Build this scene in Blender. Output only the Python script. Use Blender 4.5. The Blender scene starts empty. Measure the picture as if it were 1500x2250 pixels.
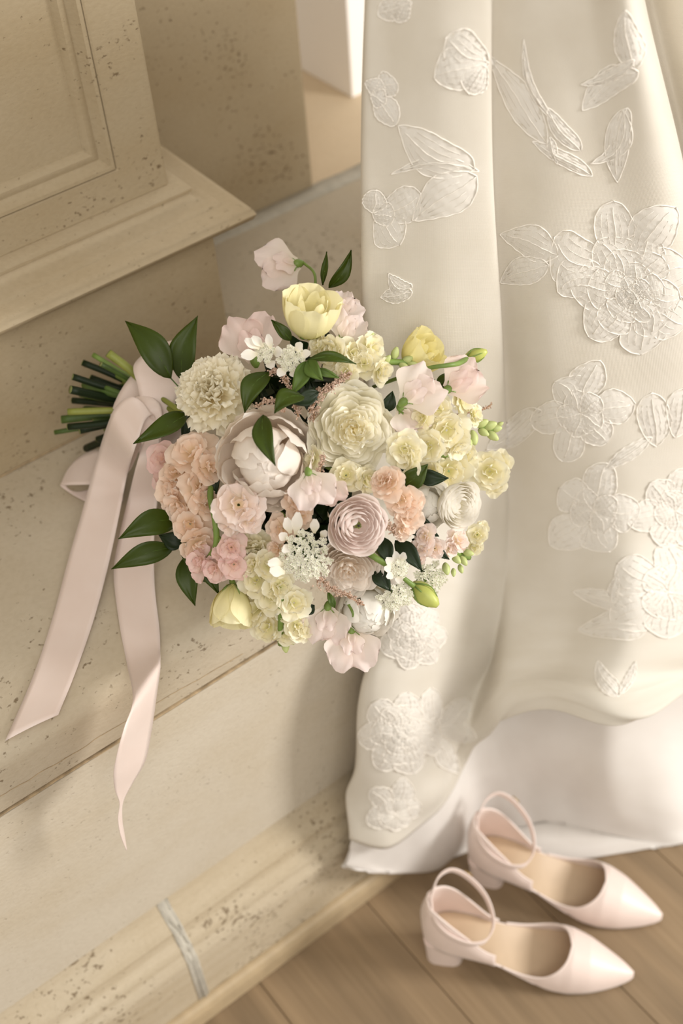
import bpy, math, random
import numpy as np
from mathutils import Vector, Matrix
from mathutils.bvhtree import BVHTree

C = bpy.context.scene.collection
S = bpy.context.scene
PI = math.pi
rng = np.random.default_rng(7)
random.seed(7)

# ------------------------------------------------------------------ camera
IW, IH, FPX = 1500.0, 2250.0, 2800.0
CAM_H = 1.42
_V = np.array([250, 2775, FPX]); _V /= np.linalg.norm(_V)
_A = np.array([5550, -3240, FPX]); _A -= _V * (_A @ _V); _A /= np.linalg.norm(_A)
ZC = -_V
M = np.stack([_A, np.cross(ZC, _A), ZC])       # world = M @ (right, down, forward)
CAM = np.array([0, 0, CAM_H])
RV, UV, TC = M @ np.array([1., 0, 0]), M @ np.array([0, -1., 0]), M @ np.array([0, 0, -1.])
cd = bpy.data.cameras.new('camera'); cam = bpy.data.objects.new('camera', cd); C.objects.link(cam)
cam.matrix_world = Matrix(((RV[0], UV[0], TC[0], 0), (RV[1], UV[1], TC[1], 0), (RV[2], UV[2], TC[2], CAM_H), (0, 0, 0, 1)))
cd.sensor_fit = 'VERTICAL'; cd.sensor_height = 36.0; cd.sensor_width = 24.0
cd.lens = FPX / IH * 36.0
cd.clip_start = .05
cd.dof.use_dof = True; cd.dof.focus_distance = 1.06; cd.dof.aperture_fstop = 3.6
S.camera = cam

# ------------------------------------------------------------------ world, light, exposure
w = bpy.data.worlds.new('room_fill'); S.world = w; w.use_nodes = True
bg = w.node_tree.nodes['Background']
bg.inputs[0].default_value = (1.0, .935, .845, 1); bg.inputs[1].default_value = .66
def area(name, loc, target, sx, sy, power, col):
    l = bpy.data.lights.new(name, 'AREA'); l.shape = 'RECTANGLE'; l.size = sx; l.size_y = sy; l.energy = power; l.color = col
    o = bpy.data.objects.new(name, l); C.objects.link(o); o.location = loc
    o.rotation_euler = (Vector(target) - Vector(loc)).to_track_quat('-Z', 'Y').to_euler()
    return o
area('window_light', (2.5, -1.25, 1.42), (.45, .66, .45), .70, .95, 76, (1.0, .97, .94))
area('room_fill', (-.5, -1.4, 2.6), (.6, .9, .55), 2.0, 1.6, 36, (1.0, .955, .89))  # added soft fill that brightens the bouquet and ledge, no actual lamp there
S.view_settings.view_transform = 'Standard'; S.view_settings.look = 'None'
S.view_settings.exposure = 0.0; S.view_settings.gamma = 1.0
S.view_settings.use_curve_mapping = False

# ------------------------------------------------------------------ pixel to place helpers
def ray(u, v): return M @ np.array([u - 750., v - 1125., FPX])
def onz(u, v, z): d = ray(u, v); return CAM + d * ((z - CAM_H) / d[2])
def ony(u, v, y): d = ray(u, v); return CAM + d * (y / d[1])
def at(u, v, d): return CAM + ray(u, v) * (d / FPX)
def depth(p): return float((np.asarray(p) - CAM) @ -TC)
def unit(v): v = np.asarray(v, float); return v / np.linalg.norm(v)

# ------------------------------------------------------------------ object helpers
ORG = {}
def empty(name, loc, label=None, cat=None, group=None, kind=None):
    o = bpy.data.objects.new(name, None); C.objects.link(o); o.location = loc; o.empty_display_size = .05
    ORG[o.name] = np.array(loc, float)
    for k, x in (('label', label), ('category', cat), ('group', group), ('kind', kind)):
        if x: o[k] = x
    return o
def obj(name, verts, faces, mat, parent=None, smooth=True, t=None, label=None, kind=None, mats=None, fm=None, uv=None):
    v = np.asarray(verts, float)
    c = (v.min(0) + v.max(0)) / 2
    me = bpy.data.meshes.new(name)
    me.from_pydata((v - c).tolist(), [], [tuple(int(i) for i in f) for f in faces])
    if smooth: me.polygons.foreach_set('use_smooth', [True] * len(me.polygons))
    for m in (mats or [mat]): me.materials.append(m)
    if fm is not None: me.polygons.foreach_set('material_index', np.asarray(fm, dtype=np.int32))
    if t is not None:
        a = me.attributes.new('t', 'FLOAT', 'POINT'); a.data.foreach_set('value', np.asarray(t, dtype=np.float32))
    if uv is not None:
        a = me.attributes.new('cloth_uv', 'FLOAT_VECTOR', 'POINT'); a.data.foreach_set('vector', np.asarray(uv, dtype=np.float32).ravel())
    me.update()
    o = bpy.data.objects.new(name, me); C.objects.link(o)
    ORG[o.name] = c
    if parent is not None:
        o.parent = parent; o.location = c - ORG[parent.name]
    else: o.location = c
    if label: o['label'] = label
    if kind: o['kind'] = kind
    return o
def bevel(o, w, n=2):
    m = o.modifiers.new('bevel', 'BEVEL'); m.width = w; m.segments = n; m.limit_method = 'ANGLE'; m.angle_limit = .6
    return o
class MB:                                     # collects shapes into one mesh
    def __init__(s): s.v = []; s.f = []; s.t = []; s.n = 0
    def add(s, v, f, t=None):
        v = np.asarray(v, float); s.v.append(v); s.f += [tuple(i + s.n for i in q) for q in f]
        s.t.append(np.zeros(len(v)) if t is None else np.asarray(t, float)); s.n += len(v)
    def build(s, name, mat, parent=None, **k):
        return obj(name, np.concatenate(s.v), s.f, mat, parent, t=np.concatenate(s.t), **k)
def gridf(nu, nv, wrap=False, off=0):
    f = []
    for i in range(nu - 1):
        for j in range(nv if wrap else nv - 1):
            k = (j + 1) % nv
            f.append((off + i * nv + j, off + i * nv + k, off + (i + 1) * nv + k, off + (i + 1) * nv + j))
    return f
def box(x0, x1, y0, y1, z0, z1):
    v = [(x, y, z) for x in (x0, x1) for y in (y0, y1) for z in (z0, z1)]
    f = [(0, 1, 3, 2), (4, 6, 7, 5), (0, 4, 5, 1), (2, 3, 7, 6), (0, 2, 6, 4), (1, 5, 7, 3)]
    return v, f
def crom(P, n):                               # Catmull-Rom through points -> n samples
    P = np.asarray(P, float); m = len(P)
    Q = np.vstack([2 * P[0] - P[1], P, 2 * P[-1] - P[-2]])
    s = np.linspace(0, m - 1, n); i = np.minimum(s.astype(int), m - 2); u = (s - i)[:, None]
    a, b, c, d = Q[i], Q[i + 1], Q[i + 2], Q[i + 3]
    return .5 * (2 * b + (c - a) * u + (2 * a - 5 * b + 4 * c - d) * u ** 2 + (3 * b - a - 3 * c + d) * u ** 3)
def tube(P, r, k=8, n=None, caps=True):
    P = np.asarray(P, float)
    if n: 
        rr = crom(np.c_[np.atleast_1d(r) * np.ones(len(P)), np.zeros(len(P))], n)[:, 0]; P = crom(P, n)
    else: rr = np.ones(len(P)) * r
    T = np.gradient(P, axis=0); T /= np.linalg.norm(T, axis=1)[:, None] + 1e-12
    nrm = np.cross(T[0], [0, 0, 1.]); 
    if np.linalg.norm(nrm) < .1: nrm = np.cross(T[0], [1., 0, 0])
    nrm = unit(nrm); V = []
    for i in range(len(P)):
        nrm = unit(nrm - T[i] * (nrm @ T[i])); b = np.cross(T[i], nrm)
        for j in range(k):
            a = 2 * PI * j / k; V.append(P[i] + rr[i] * (math.cos(a) * nrm + math.sin(a) * b))
    F = gridf(len(P), k, True)
    if caps: F += [tuple(range(k - 1, -1, -1)), tuple((len(P) - 1) * k + j for j in range(k))]
    return np.array(V), F

# ------------------------------------------------------------------ materials
def new_mat(name):
    m = bpy.data.materials.new(name); m.use_nodes = True; n = m.node_tree.nodes; l = m.node_tree.links
    return m, n, l, n['Principled BSDF']
def node(n, ty, **k):
    x = n.new(ty)
    for a, b in k.items():
        if a.startswith('i_'): x.inputs[int(a[2:]) if a[2:].isdigit() else a[2:].replace('_', ' ')].default_value = b
        else: setattr(x, a, b)
    return x
def ramp(n, stops):
    r = n.new('ShaderNodeValToRGB'); e = r.color_ramp.elements
    while len(e) < len(stops): e.new(.5)
    for q, (p, c) in zip(e, stops): q.position = p; q.color = (*c, 1) if len(c) == 3 else c
    return r
def lin(r, g, b): return tuple(((x / 255) / 12.92 if x / 255 <= .04045 else (((x / 255) + .055) / 1.055) ** 2.4) for x in (r, g, b))

def stone(name, base, pit=1.0, warm=.5, scale=1.0, pits=True, streak=0):
    m, n, l, p = new_mat(name)
    g = n.new('ShaderNodeNewGeometry')
    mp = node(n, 'ShaderNodeMapping'); mp.inputs['Scale'].default_value = (1 * scale, 1 * scale, 1.7 * scale)
    l.new(g.outputs['Position'], mp.inputs[0])
    big = node(n, 'ShaderNodeTexNoise'); big.inputs['Scale'].default_value = 6; big.inputs['Detail'].default_value = 5
    l.new(mp.outputs[0], big.inputs[0])
    b = np.array(base); cr = ramp(n, [(.3, tuple(b * np.array([.93, .90, .84]))), (.55, tuple(b)), (.75, tuple(np.minimum(b * np.array([1.05, 1.06, 1.07]), .95)))])
    l.new(big.outputs[0], cr.inputs[0])
    fine = node(n, 'ShaderNodeTexNoise'); fine.inputs['Scale'].default_value = 190; fine.inputs['Detail'].default_value = 4
    l.new(mp.outputs[0], fine.inputs[0])
    fm = node(n, 'ShaderNodeMix', data_type='RGBA', blend_type='MULTIPLY'); fm.inputs[0].default_value = .22
    fr = ramp(n, [(.3, (.75, .72, .66)), (.6, (1, 1, 1))]); l.new(fine.outputs[0], fr.inputs[0])
    l.new(cr.outputs[0], fm.inputs[6]); l.new(fr.outputs[0], fm.inputs[7])
    if streak:
        m3 = node(n, 'ShaderNodeMapping'); m3.inputs['Scale'].default_value = (1.2, 1.2, 75); l.new(g.outputs['Position'], m3.inputs[0])
        sn = node(n, 'ShaderNodeTexNoise'); sn.inputs['Scale'].default_value = 1.4; sn.inputs['Detail'].default_value = 4; l.new(m3.outputs[0], sn.inputs[0])
        sr = ramp(n, [(.36, (.85, .79, .69)), (.52, (.95, .92, .86)), (.66, (1.08, 1.07, 1.06))]); l.new(sn.outputs[0], sr.inputs[0])
        f2 = node(n, 'ShaderNodeMix', data_type='RGBA', blend_type='MULTIPLY'); f2.inputs[0].default_value = streak
        l.new(fm.outputs[2], f2.inputs[6]); l.new(sr.outputs[0], f2.inputs[7]); fm = f2
    # pits, in clusters
    ms = node(n, 'ShaderNodeMapping'); ms.inputs['Scale'].default_value = (1.0 * scale, 1.0 * scale, 1.35 * scale)
    l.new(g.outputs['Position'], ms.inputs[0])
    pn = node(n, 'ShaderNodeTexNoise'); pn.inputs['Scale'].default_value = 165; pn.inputs['Detail'].default_value = 2.5; pn.inputs['Roughness'].default_value = .55
    l.new(ms.outputs[0], pn.inputs[0])
    cl = node(n, 'ShaderNodeTexNoise'); cl.inputs['Scale'].default_value = 9; cl.inputs['Detail'].default_value = 2
    l.new(ms.outputs[0], cl.inputs[0])
    cm = node(n, 'ShaderNodeMapRange'); cm.inputs[1].default_value = .35; cm.inputs[2].default_value = .75
    cm.inputs[3].default_value = -.07; cm.inputs[4].default_value = .10 * pit; l.new(cl.outputs[0], cm.inputs[0])
    ad = node(n, 'ShaderNodeMath', operation='ADD'); l.new(pn.outputs[0], ad.inputs[0]); l.new(cm.outputs[0], ad.inputs[1])
    th = node(n, 'ShaderNodeMapRange'); th.inputs[1].default_value = .655; th.inputs[2].default_value = .76; th.clamp = True
    l.new(ad.outputs[0], th.inputs[0])
    pm = node(n, 'ShaderNodeMix', data_type='RGBA', blend_type='MIX')
    sc = node(n, 'ShaderNodeMath', operation='MULTIPLY'); sc.inputs[1].default_value = .75 * min(pit, 1.0); l.new(th.outputs[0], sc.inputs[0])
    l.new(sc.outputs[0], pm.inputs[0]); l.new(fm.outputs[2], pm.inputs[6]); pm.inputs[7].default_value = (*lin(98, 77, 46), 1)
    l.new(pm.outputs[2], p.inputs['Base Color'])
    p.inputs['Roughness'].default_value = .72
    bh = node(n, 'ShaderNodeMath', operation='SUBTRACT'); l.new(fine.outputs[0], bh.inputs[0])
    m2 = node(n, 'ShaderNodeMath', operation='MULTIPLY'); m2.inputs[1].default_value = 3.0; l.new(th.outputs[0], m2.inputs[0]); l.new(m2.outputs[0], bh.inputs[1])
    bp = node(n, 'ShaderNodeBump'); bp.inputs['Strength'].default_value = .35; bp.inputs['Distance'].default_value = .0012
    l.new(bh.outputs[0], bp.inputs['Height']); l.new(bp.outputs[0], p.inputs['Normal'])
    return m
def plain(name, col, rough=.5, sheen=0, noise=0, metal=0, coat=0, nscale=60):
    m, n, l, p = new_mat(name)
    p.inputs['Roughness'].default_value = rough; p.inputs['Metallic'].default_value = metal
    p.inputs['Sheen Weight'].default_value = sheen; p.inputs['Coat Weight'].default_value = coat
    c = np.array(col)
    if noise:
        tc = n.new('ShaderNodeTexCoord'); nz = node(n, 'ShaderNodeTexNoise'); nz.inputs['Scale'].default_value = nscale; nz.inputs['Detail'].default_value = 4
        l.new(tc.outputs['Object'], nz.inputs[0])
        r = ramp(n, [(.3, tuple(c * (1 - noise))), (.7, tuple(np.minimum(c * (1 + noise), 1)))]); l.new(nz.outputs[0], r.inputs[0]); l.new(r.outputs[0], p.inputs['Base Color'])
    else: p.inputs['Base Color'].default_value = (*col, 1)
    return m
def translucent(name, stops, tr=.35, rough=.55, sheen=.0, attr='t', tcol=None, veins=True):
    m, n, l, p = new_mat(name)
    a = node(n, 'ShaderNodeAttribute', attribute_name=attr)
    r = ramp(n, stops); l.new(a.outputs['Fac'], r.inputs[0])
    tc = n.new('ShaderNodeTexCoord'); nz = node(n, 'ShaderNodeTexNoise'); nz.inputs['Scale'].default_value = 70; nz.inputs['Detail'].default_value = 3
    l.new(tc.outputs['Object'], nz.inputs[0])
    mx = node(n, 'ShaderNodeMix', data_type='RGBA', blend_type='MULTIPLY'); mx.inputs[0].default_value = .35
    rr = ramp(n, [(.35, (.93, .92, .90)), (.65, (1, 1, 1))]); l.new(nz.outputs[0], rr.inputs[0])
    l.new(r.outputs[0], mx.inputs[6]); l.new(rr.outputs[0], mx.inputs[7])
    l.new(mx.outputs[2], p.inputs['Base Color'])
    p.inputs['Roughness'].default_value = rough; p.inputs['Sheen Weight'].default_value = sheen
    p.inputs['Specular IOR Level'].default_value = .3
    if veins:
        bp = node(n, 'ShaderNodeBump'); bp.inputs['Strength'].default_value = .25; bp.inputs['Distance'].default_value = .001
        l.new(nz.outputs[0], bp.inputs['Height']); l.new(bp.outputs[0], p.inputs['Normal'])
    t = n.new('ShaderNodeBsdfTranslucent'); l.new(mx.outputs[2], t.inputs[0])
    ms = n.new('ShaderNodeMixShader'); ms.inputs[0].default_value = tr
    l.new(p.outputs[0], ms.inputs[1]); l.new(t.outputs[0], ms.inputs[2])
    l.new(ms.outputs[0], n['Material Output'].inputs[0])
    return m

RISER = stone('riser_limestone', lin(194, 184, 166), .35)
LEDGE = stone('ledge_limestone', lin(190, 178, 157), 1.0)
WALLST = stone('wall_limestone', lin(176, 160, 132), 1.25)
MOULDST = stone('moulding_travertine', lin(186, 173, 150), 1.7, streak=.38)
PLINTHM = stone('plinth_moulding_limestone', lin(188, 172, 144), .6)
PALEST = stone('pale_slab', lin(212, 192, 162), .3)
MORTAR = plain('grey_mortar', lin(186, 180, 166), .9, noise=.10, nscale=90)
CRACK = plain('dirty_joint', lin(164, 143, 112), .95, noise=.25, nscale=120)
WHITE = plain('white_paint', lin(250, 246, 241), .6)
TRIMW = plain('pale_oak_trim', lin(178, 158, 126), .5, noise=.08)

def wood(name, base):
    m, n, l, p = new_mat(name)
    tc = n.new('ShaderNodeTexCoord'); oi = n.new('ShaderNodeObjectInfo')
    ad = node(n, 'ShaderNodeVectorMath', operation='ADD'); l.new(tc.outputs['Object'], ad.inputs[0]); 
    cx = n.new('ShaderNodeCombineXYZ'); mm = node(n, 'ShaderNodeMath', operation='MULTIPLY'); mm.inputs[1].default_value = 17; l.new(oi.outputs['Random'], mm.inputs[0])
    l.new(mm.outputs[0], cx.inputs[0]); l.new(mm.outputs[0], cx.inputs[1]); l.new(cx.outputs[0], ad.inputs[1])
    mp = node(n, 'ShaderNodeMapping'); mp.inputs['Scale'].default_value = (9, .9, 9); l.new(ad.outputs[0], mp.inputs[0])
    nz = node(n, 'ShaderNodeTexNoise'); nz.inputs['Scale'].default_value = 2.2; nz.inputs['Detail'].default_value = 6; nz.inputs['Distortion'].default_value = 1.1
    l.new(mp.outputs[0], nz.inputs[0])
    mp2 = node(n, 'ShaderNodeMapping'); mp2.inputs['Scale'].default_value = (160, 5, 60); l.new(ad.outputs[0], mp2.inputs[0])
    n2 = node(n, 'ShaderNodeTexNoise'); n2.inputs['Scale'].default_value = 1.5; n2.inputs['Detail'].default_value = 4; l.new(mp2.outputs[0], n2.inputs[0])
    b = np.array(base); r = ramp(n, [(.28, tuple(b * .70)), (.5, tuple(b * .95)), (.72, tuple(b * 1.15))]); l.new(nz.outputs[0], r.inputs[0])
    r2 = ramp(n, [(.3, (.82, .80, .76)), (.62, (1, 1, 1))]); l.new(n2.outputs[0], r2.inputs[0])
    mx = node(n, 'ShaderNodeMix', data_type='RGBA', blend_type='MULTIPLY'); mx.inputs[0].default_value = .7
    l.new(r.outputs[0], mx.inputs[6]); l.new(r2.outputs[0], mx.inputs[7]); l.new(mx.outputs[2], p.inputs['Base Color'])
    p.inputs['Roughness'].default_value = .5
    return m
WOOD = wood('oak_floor', lin(146, 124, 96))
GROOVE = plain('dark_groove', lin(104, 84, 60), .9)

# ------------------------------------------------------------------ the setting
ZL = .555
XL, XR = -.75, 2.0
# floor: base board and planks running away from the room
fl = obj('floor', *box(-.75, 2.0, -.9, .80, -.05, -.010), GROOVE, smooth=False, kind='structure', label='pale oak plank floor')
seams = [-.75 + .0] + [.25 + .158 * k for k in range(-6, 12)]
for a, b in zip(seams[:-1], seams[1:]):
    ends = [-.9, -.9 + rng.uniform(.3, .9), .66]
    for y0, y1 in zip(ends[:-1], ends[1:]):
        bevel(obj('plank', *box(a + .0004, b - .0004, y0 + .0004, y1 - .0004, -.0105, 0), WOOD, fl, smooth=False), .0008, 1)

def extrude_x(profile, x0, x1, mat, name, parent=None, nx=2, jit=0, smooth=False, label=None, kind=None, closed=True):
    P = np.array(profile); k = len(P); xs = np.linspace(x0, x1, nx); V = []
    for i, x in enumerate(xs):
        for y, z in P: V.append((x, y + (rng.normal() * jit if 0 < i < nx - 1 else 0), z + (rng.normal() * jit if 0 < i < nx - 1 else 0)))
    F = gridf(nx, k, closed)
    if closed: F += [tuple(range(k - 1, -1, -1)), tuple((nx - 1) * k + j for j in range(k))]
    return obj(name, V, F, mat, parent, smooth=smooth, label=label, kind=kind)
def arc(cy, cz, r, a0, a1, n): return [(cy + r * math.cos(a), cz + r * math.sin(a)) for a in np.linspace(a0, a1, n)]

# front of the ledge: riser blocks with the base moulding, wood quarter round, nosed slab on top
YR = .675
wf = obj('wall_front', *box(XL, XR, YR, 1.0, .2035, .483), RISER, smooth=False, kind='structure', label='smooth limestone riser under the ledge')
slab_prof = [(YR + .0005, .4875)] + arc(YR + .018, ZL - .018, .018, PI, PI / 2, 9) + [(2.6, ZL), (2.6, .4875)]
t1 = extrude_x(slab_prof, XL, XR, LEDGE, 'trim_1', nx=2, kind='structure', label='rounded limestone ledge slab that the bouquet lies on', smooth=False)
bevel(t1, .0012)
for p in t1.data.polygons: p.use_smooth = len(p.vertices) == 4
# dirty open joint between slab and riser
jx = np.linspace(XL, 1.0, 160); Vj = []
for x in jx:
    hh = max(.00015, .0008 * abs(rng.normal() + .3) * (1 if rng.uniform() > .2 else .2)); zz = .4852 + .0006 * rng.normal()
    Vj += [(x, YR - .0003, zz - hh), (x, YR - .0011, zz), (x, YR - .0003, zz + hh), (x, YR + .01, zz)]
obj('joint', Vj, gridf(len(jx), 4, True), CRACK, t1)
for k, ph in enumerate((0.,)):
    xs = np.linspace(.06, .33, 60); zz = .511 + .0035 * np.cumsum(rng.normal(size=60)) / 6
    yy = YR + 0 * zz
    obj('hairline_crack', *tube(np.c_[xs, yy, zz], .00035, 5), CRACK, t1)
# base moulding: two stones and a mortar joint
ym = .70
mould = [(ym, -.01), (.640, -.01), (.640, .118), (.641, .125), (.6445, .130), (.6465, .137), (.647, .143), (.6505, .146), (.655, .152), (.657, .160), (.6575, .165),
         (.661, .167), (.667, .172), (.675, .180), (.681, .190), (.6825, .199), (.6825, .2033), (ym, .2034)]
bf = empty('baseboard_front', (.19, .65, 0), 'pitted limestone base moulding of two stones', None, None, 'structure')
XJ = .186
def mould_stone(x0, x1):
    o = extrude_x(mould, x0, x1, MOULDST, 'moulding_stone', bf, nx=int((x1 - x0) / .02), jit=.0005, smooth=True)
    m = o.modifiers.new('edge', 'EDGE_SPLIT'); m.split_angle = .9
    return o
mould_stone(XL, XJ - .006); mould_stone(XJ + .0065, XR)
mo = [(y - (.001 if y < ym else 0), z) for y, z in mould]
o = extrude_x(mo, XJ - .0062, XJ + .0068, MORTAR, 'mortar_joint', bf, nx=9, jit=.0016, smooth=True, label='grey mortar joint')
# pale oak quarter round
t2 = extrude_x([(.6405, .0), (.628, 0), (.628, .014), (.6285, .024), (.631, .031), (.635, .034), (.6405, .035)], XL, XR, TRIMW, 'trim_2', kind='structure', smooth=False, label='slim pale oak strip along the floor')
bevel(t2, .002, 2)

# wall behind: plinth, moulding, panelled pilaster, set-back wall
wb = obj('wall_back', *box(XL, .812, 1.205, 1.5, ZL - .002, 1.7), WALLST, smooth=False, kind='structure', label='limestone wall set back behind the pilaster')
bevel(wb, .004, 2)
MX = .535
jx = np.linspace(XL, MX, 90); obj('joint', *tube(np.c_[jx, np.full(90, .9805), ZL + .0008 + .0006 * rng.normal(size=90)], .0013, 5), CRACK, wb)
pz = obj('plinth', *box(XL, MX, .981, 1.24, ZL - .001, .723), WALLST, wb, smooth=False); bevel(pz, .003, 2)
# moulding with a returned right end: sweep the profile along front then back along the right side
mp_ = [(.981, .7225), (.965, .7235), (.958, .727), (.955, .733), (.958, .739), (.965, .742), (.978, .743), (.980, .7447), (.988, .7455), (.996, .749), (1.001, .754), (1.002, .757), (.9995, .758), (.9985, .7615), (1.003, .764), (1.014, .7645), (1.02, .7645)]
Vm = []
for y, z in mp_:
    o_ = 1.0145 - y; xe = MX - .022 + o_
    Vm += [(XL, y, z), (xe, y, z), (xe, 1.24, z)]
k = len(mp_); Fm = []
for i in range(k - 1):
    Fm += [(3 * i, 3 * i + 1, 3 * i + 4, 3 * i + 3), (3 * i + 1, 3 * i + 2, 3 * i + 5, 3 * i + 4)]
mo_ = obj('plinth_moulding', Vm, Fm, PLINTHM, wb, smooth=True); m = mo_.modifiers.new('e', 'EDGE_SPLIT'); m.split_angle = .85
# pilaster: frame of stiles round a recessed panel
PX, PY = .513, 1.0165
px0, pz0 = .461, .802
FR = WALLST
poly = [(XL, .7635), (PX, .7635), (PX, 1.7), (px0, 1.7), (px0, pz0), (XL, pz0)]
Vf = [(x, PY, z) for x, z in poly] + [(x, 1.24, z) for x, z in poly]
Ff = [(0, 1, 4, 5), (1, 2, 3, 4)] + [(k, k + 6, (k + 1) % 6 + 6, (k + 1) % 6) for k in range(6)]
pf = obj('pilaster_frame', Vf, Ff, FR, wb, smooth=False); bevel(pf, .0025, 2)
pan = obj('recessed_panel', *box(XL, px0 + .01, PY + .014, 1.24, pz0 - .01, 1.7), WALLST, wb, smooth=False)
# panel bead: mitred profile, offset d from the frame edge
pb = [(0, PY + .001), (.002, PY - .002), (.0055, PY - .002), (.008, PY + .003), (.012, PY + .008), (.015, PY + .0065), (.019, PY + .0065), (.022, PY + .010), (.024, PY + .0145)]
Vb = []
for d, y in pb: Vb += [(XL, y, pz0 + d), (px0 - d, y, pz0 + d), (px0 - d, y, 1.7)]
Fb = []
for i in range(len(pb) - 1): Fb += [(3 * i, 3 * i + 1, 3 * i + 4, 3 * i + 3), (3 * i + 1, 3 * i + 2, 3 * i + 5, 3 * i + 4)]
o = obj('panel_moulding', Vb, Fb, WALLST, wb, smooth=True); m = o.modifiers.new('e', 'EDGE_SPLIT'); m.split_angle = .8
# ledge joint along the set-back wall and the paler slab behind
o = extrude_x([(1.1795, ZL - .004), (1.1795, ZL + .0008), (1.190, ZL + .002), (1.207, ZL + .0012), (1.207, ZL - .004)], MX - .01, 1.6, MORTAR, 'mortar_joint', t1, nx=40, jit=.0006, smooth=True)
bk = obj('ledge_slab', *box(MX - .2, 1.9, 1.206, 2.6, ZL - .01, ZL + .0015), PALEST, t1, smooth=False, label='pale honey slab behind the joint')
wr = obj('wall_right', *box(.99, 2.0, 1.353, 2.55, ZL + .001, 1.9), WHITE, smooth=False, kind='structure', label='white painted wall corner at the back'); bevel(wr, .003)

# ------------------------------------------------------------------ the dress
def cloth(name, stops, bump_scale, bstr, rough, sheen, tr):
    m, n, l, p = new_mat(name)
    a = node(n, 'ShaderNodeAttribute', attribute_name='cloth_uv')
    nz = node(n, 'ShaderNodeTexNoise'); nz.inputs['Scale'].default_value = 14; nz.inputs['Detail'].default_value = 3; l.new(a.outputs['Vector'], nz.inputs[0])
    r = ramp(n, stops); l.new(nz.outputs[0], r.inputs[0]); l.new(r.outputs[0], p.inputs['Base Color'])
    w1 = node(n, 'ShaderNodeTexWave', bands_direction='X'); w2 = node(n, 'ShaderNodeTexWave', bands_direction='Y')
    for w_ in (w1, w2): w_.inputs['Scale'].default_value = bump_scale; w_.inputs['Distortion'].default_value = .3; l.new(a.outputs['Vector'], w_.inputs[0])
    ad = node(n, 'ShaderNodeMath', operation='ADD'); l.new(w1.outputs[1], ad.inputs[0]); l.new(w2.outputs[1], ad.inputs[1])
    bp = node(n, 'ShaderNodeBump'); bp.inputs['Strength'].default_value = bstr; bp.inputs['Distance'].default_value = .0006
    l.new(ad.outputs[0], bp.inputs['Height']); l.new(bp.outputs[0], p.inputs['Normal'])
    p.inputs['Roughness'].default_value = rough; p.inputs['Sheen Weight'].default_value = sheen
    t = n.new('ShaderNodeBsdfTranslucent'); l.new(r.outputs[0], t.inputs[0])
    ms = n.new('ShaderNodeMixShader'); ms.inputs[0].default_value = tr
    l.new(p.outputs[0], ms.inputs[1]); l.new(t.outputs[0], ms.inputs[2]); l.new(ms.outputs[0], n['Material Output'].inputs[0])
    return m
ORGANZA = cloth('ivory_organza', [(.3, lin(229, 222, 208)), (.7, lin(235, 229, 217))], 230, .25, .7, .15, .22)
APPL = cloth('white_embroidery', [(.3, lin(234, 228, 217)), (.7, lin(241, 236, 227))], 420, .3, .6, .2, .12)
SATIN = cloth('ivory_satin', [(.3, lin(226, 220, 213)), (.7, lin(233, 228, 222))], 500, .05, .34, .1, .12)
THREAD = plain('white_thread', lin(238, 232, 222), .55)

def sheet(net, nu, nv, wr=0, seed=0, xs=None):
    """net: rows of (u, v, y) -> dense grid of world points (rows x cols)"""
    W_ = np.array([[ony(*q) for q in row] for row in net])
    W_ = np.stack([np.vstack([r_, r_[-1] + [.16, .01, 0], r_[-1] + [.36, .03, 0]]) for r_ in W_])
    A_ = np.stack([crom(W_[i], nv) for i in range(len(W_))])
    return np.stack([crom(A_[:, j], nu) for j in range(nv)], axis=1)
dress = empty('dress', (.55, .62, 0), 'ivory wedding dress with floral lace overskirt hanging to the floor', 'dress')
Y1 = [.745, .69, .685, .68, .668, .680, .645, .59, .545, .66, .62, .60]
net = []
def row(us, v, ys, dv=None):
    vs = v if hasattr(v, '__len__') else [v] * len(us)
    net.append([(a, b, c) for a, b, c in zip(us, vs, ys)])
row([812, 806, 865, 965, 1062, 1078, 1165, 1270, 1365, 1385, 1480, 1650], -260, [.75, .715, .695, .670, .654, .662, .640, .617, .592, .66, .62, .61])
row([812, 804, 865, 965, 1066, 1083, 1170, 1290, 1395, 1418, 1520, 1680], 0, [.75, .715, .695, .670, .654, .664, .640, .617, .590, .66, .625, .61])
row([808, 797, 860, 965, 1070, 1090, 1190, 1335, 1490, 1512, 1600, 1720], 400, [.75, .715, .695, .670, .654, .664, .632, .603, .575, .65, .61, .60])
row([808, 797, 862, 970, 1090, 1110, 1215, 1375, 1550, 1575, 1650, 1760], 780, [.735, .712, .692, .668, .652, .658, .615, .578, .552, .615, .59, .58])
row([830, 815, 880, 985, 1095, 1130, 1240, 1400, 1580, 1610, 1690, 1780], 1120, [.664, .658, .655, .655, .650, .645, .595, .545, .52, .56, .56, .56])
row([866, 850, 905, 1000, 1085, 1130, 1245, 1400, 1580, 1620, 1700, 1800], 1330, [.660, .640, .625, .635, .640, .620, .570, .505, .485, .53, .53, .53])
row([812, 798, 870, 985, 1065, 1110, 1230, 1380, 1560, 1620, 1700, 1800], [1500, 1500, 1500, 1490, 1470, 1460, 1455, 1470, 1450, 1430, 1430, 1430], [.655, .632, .612, .615, .625, .590, .545, .485, .47, .50, .51, .51])
row([796, 780, 862, 972, 1030, 1090, 1205, 1350, 1490, 1580, 1690, 1800], [1690, 1690, 1700, 1680, 1600, 1545, 1520, 1545, 1500, 1480, 1480, 1480], [.648, .628, .598, .60, .607, .575, .53, .470, .462, .485, .50, .50])
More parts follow.
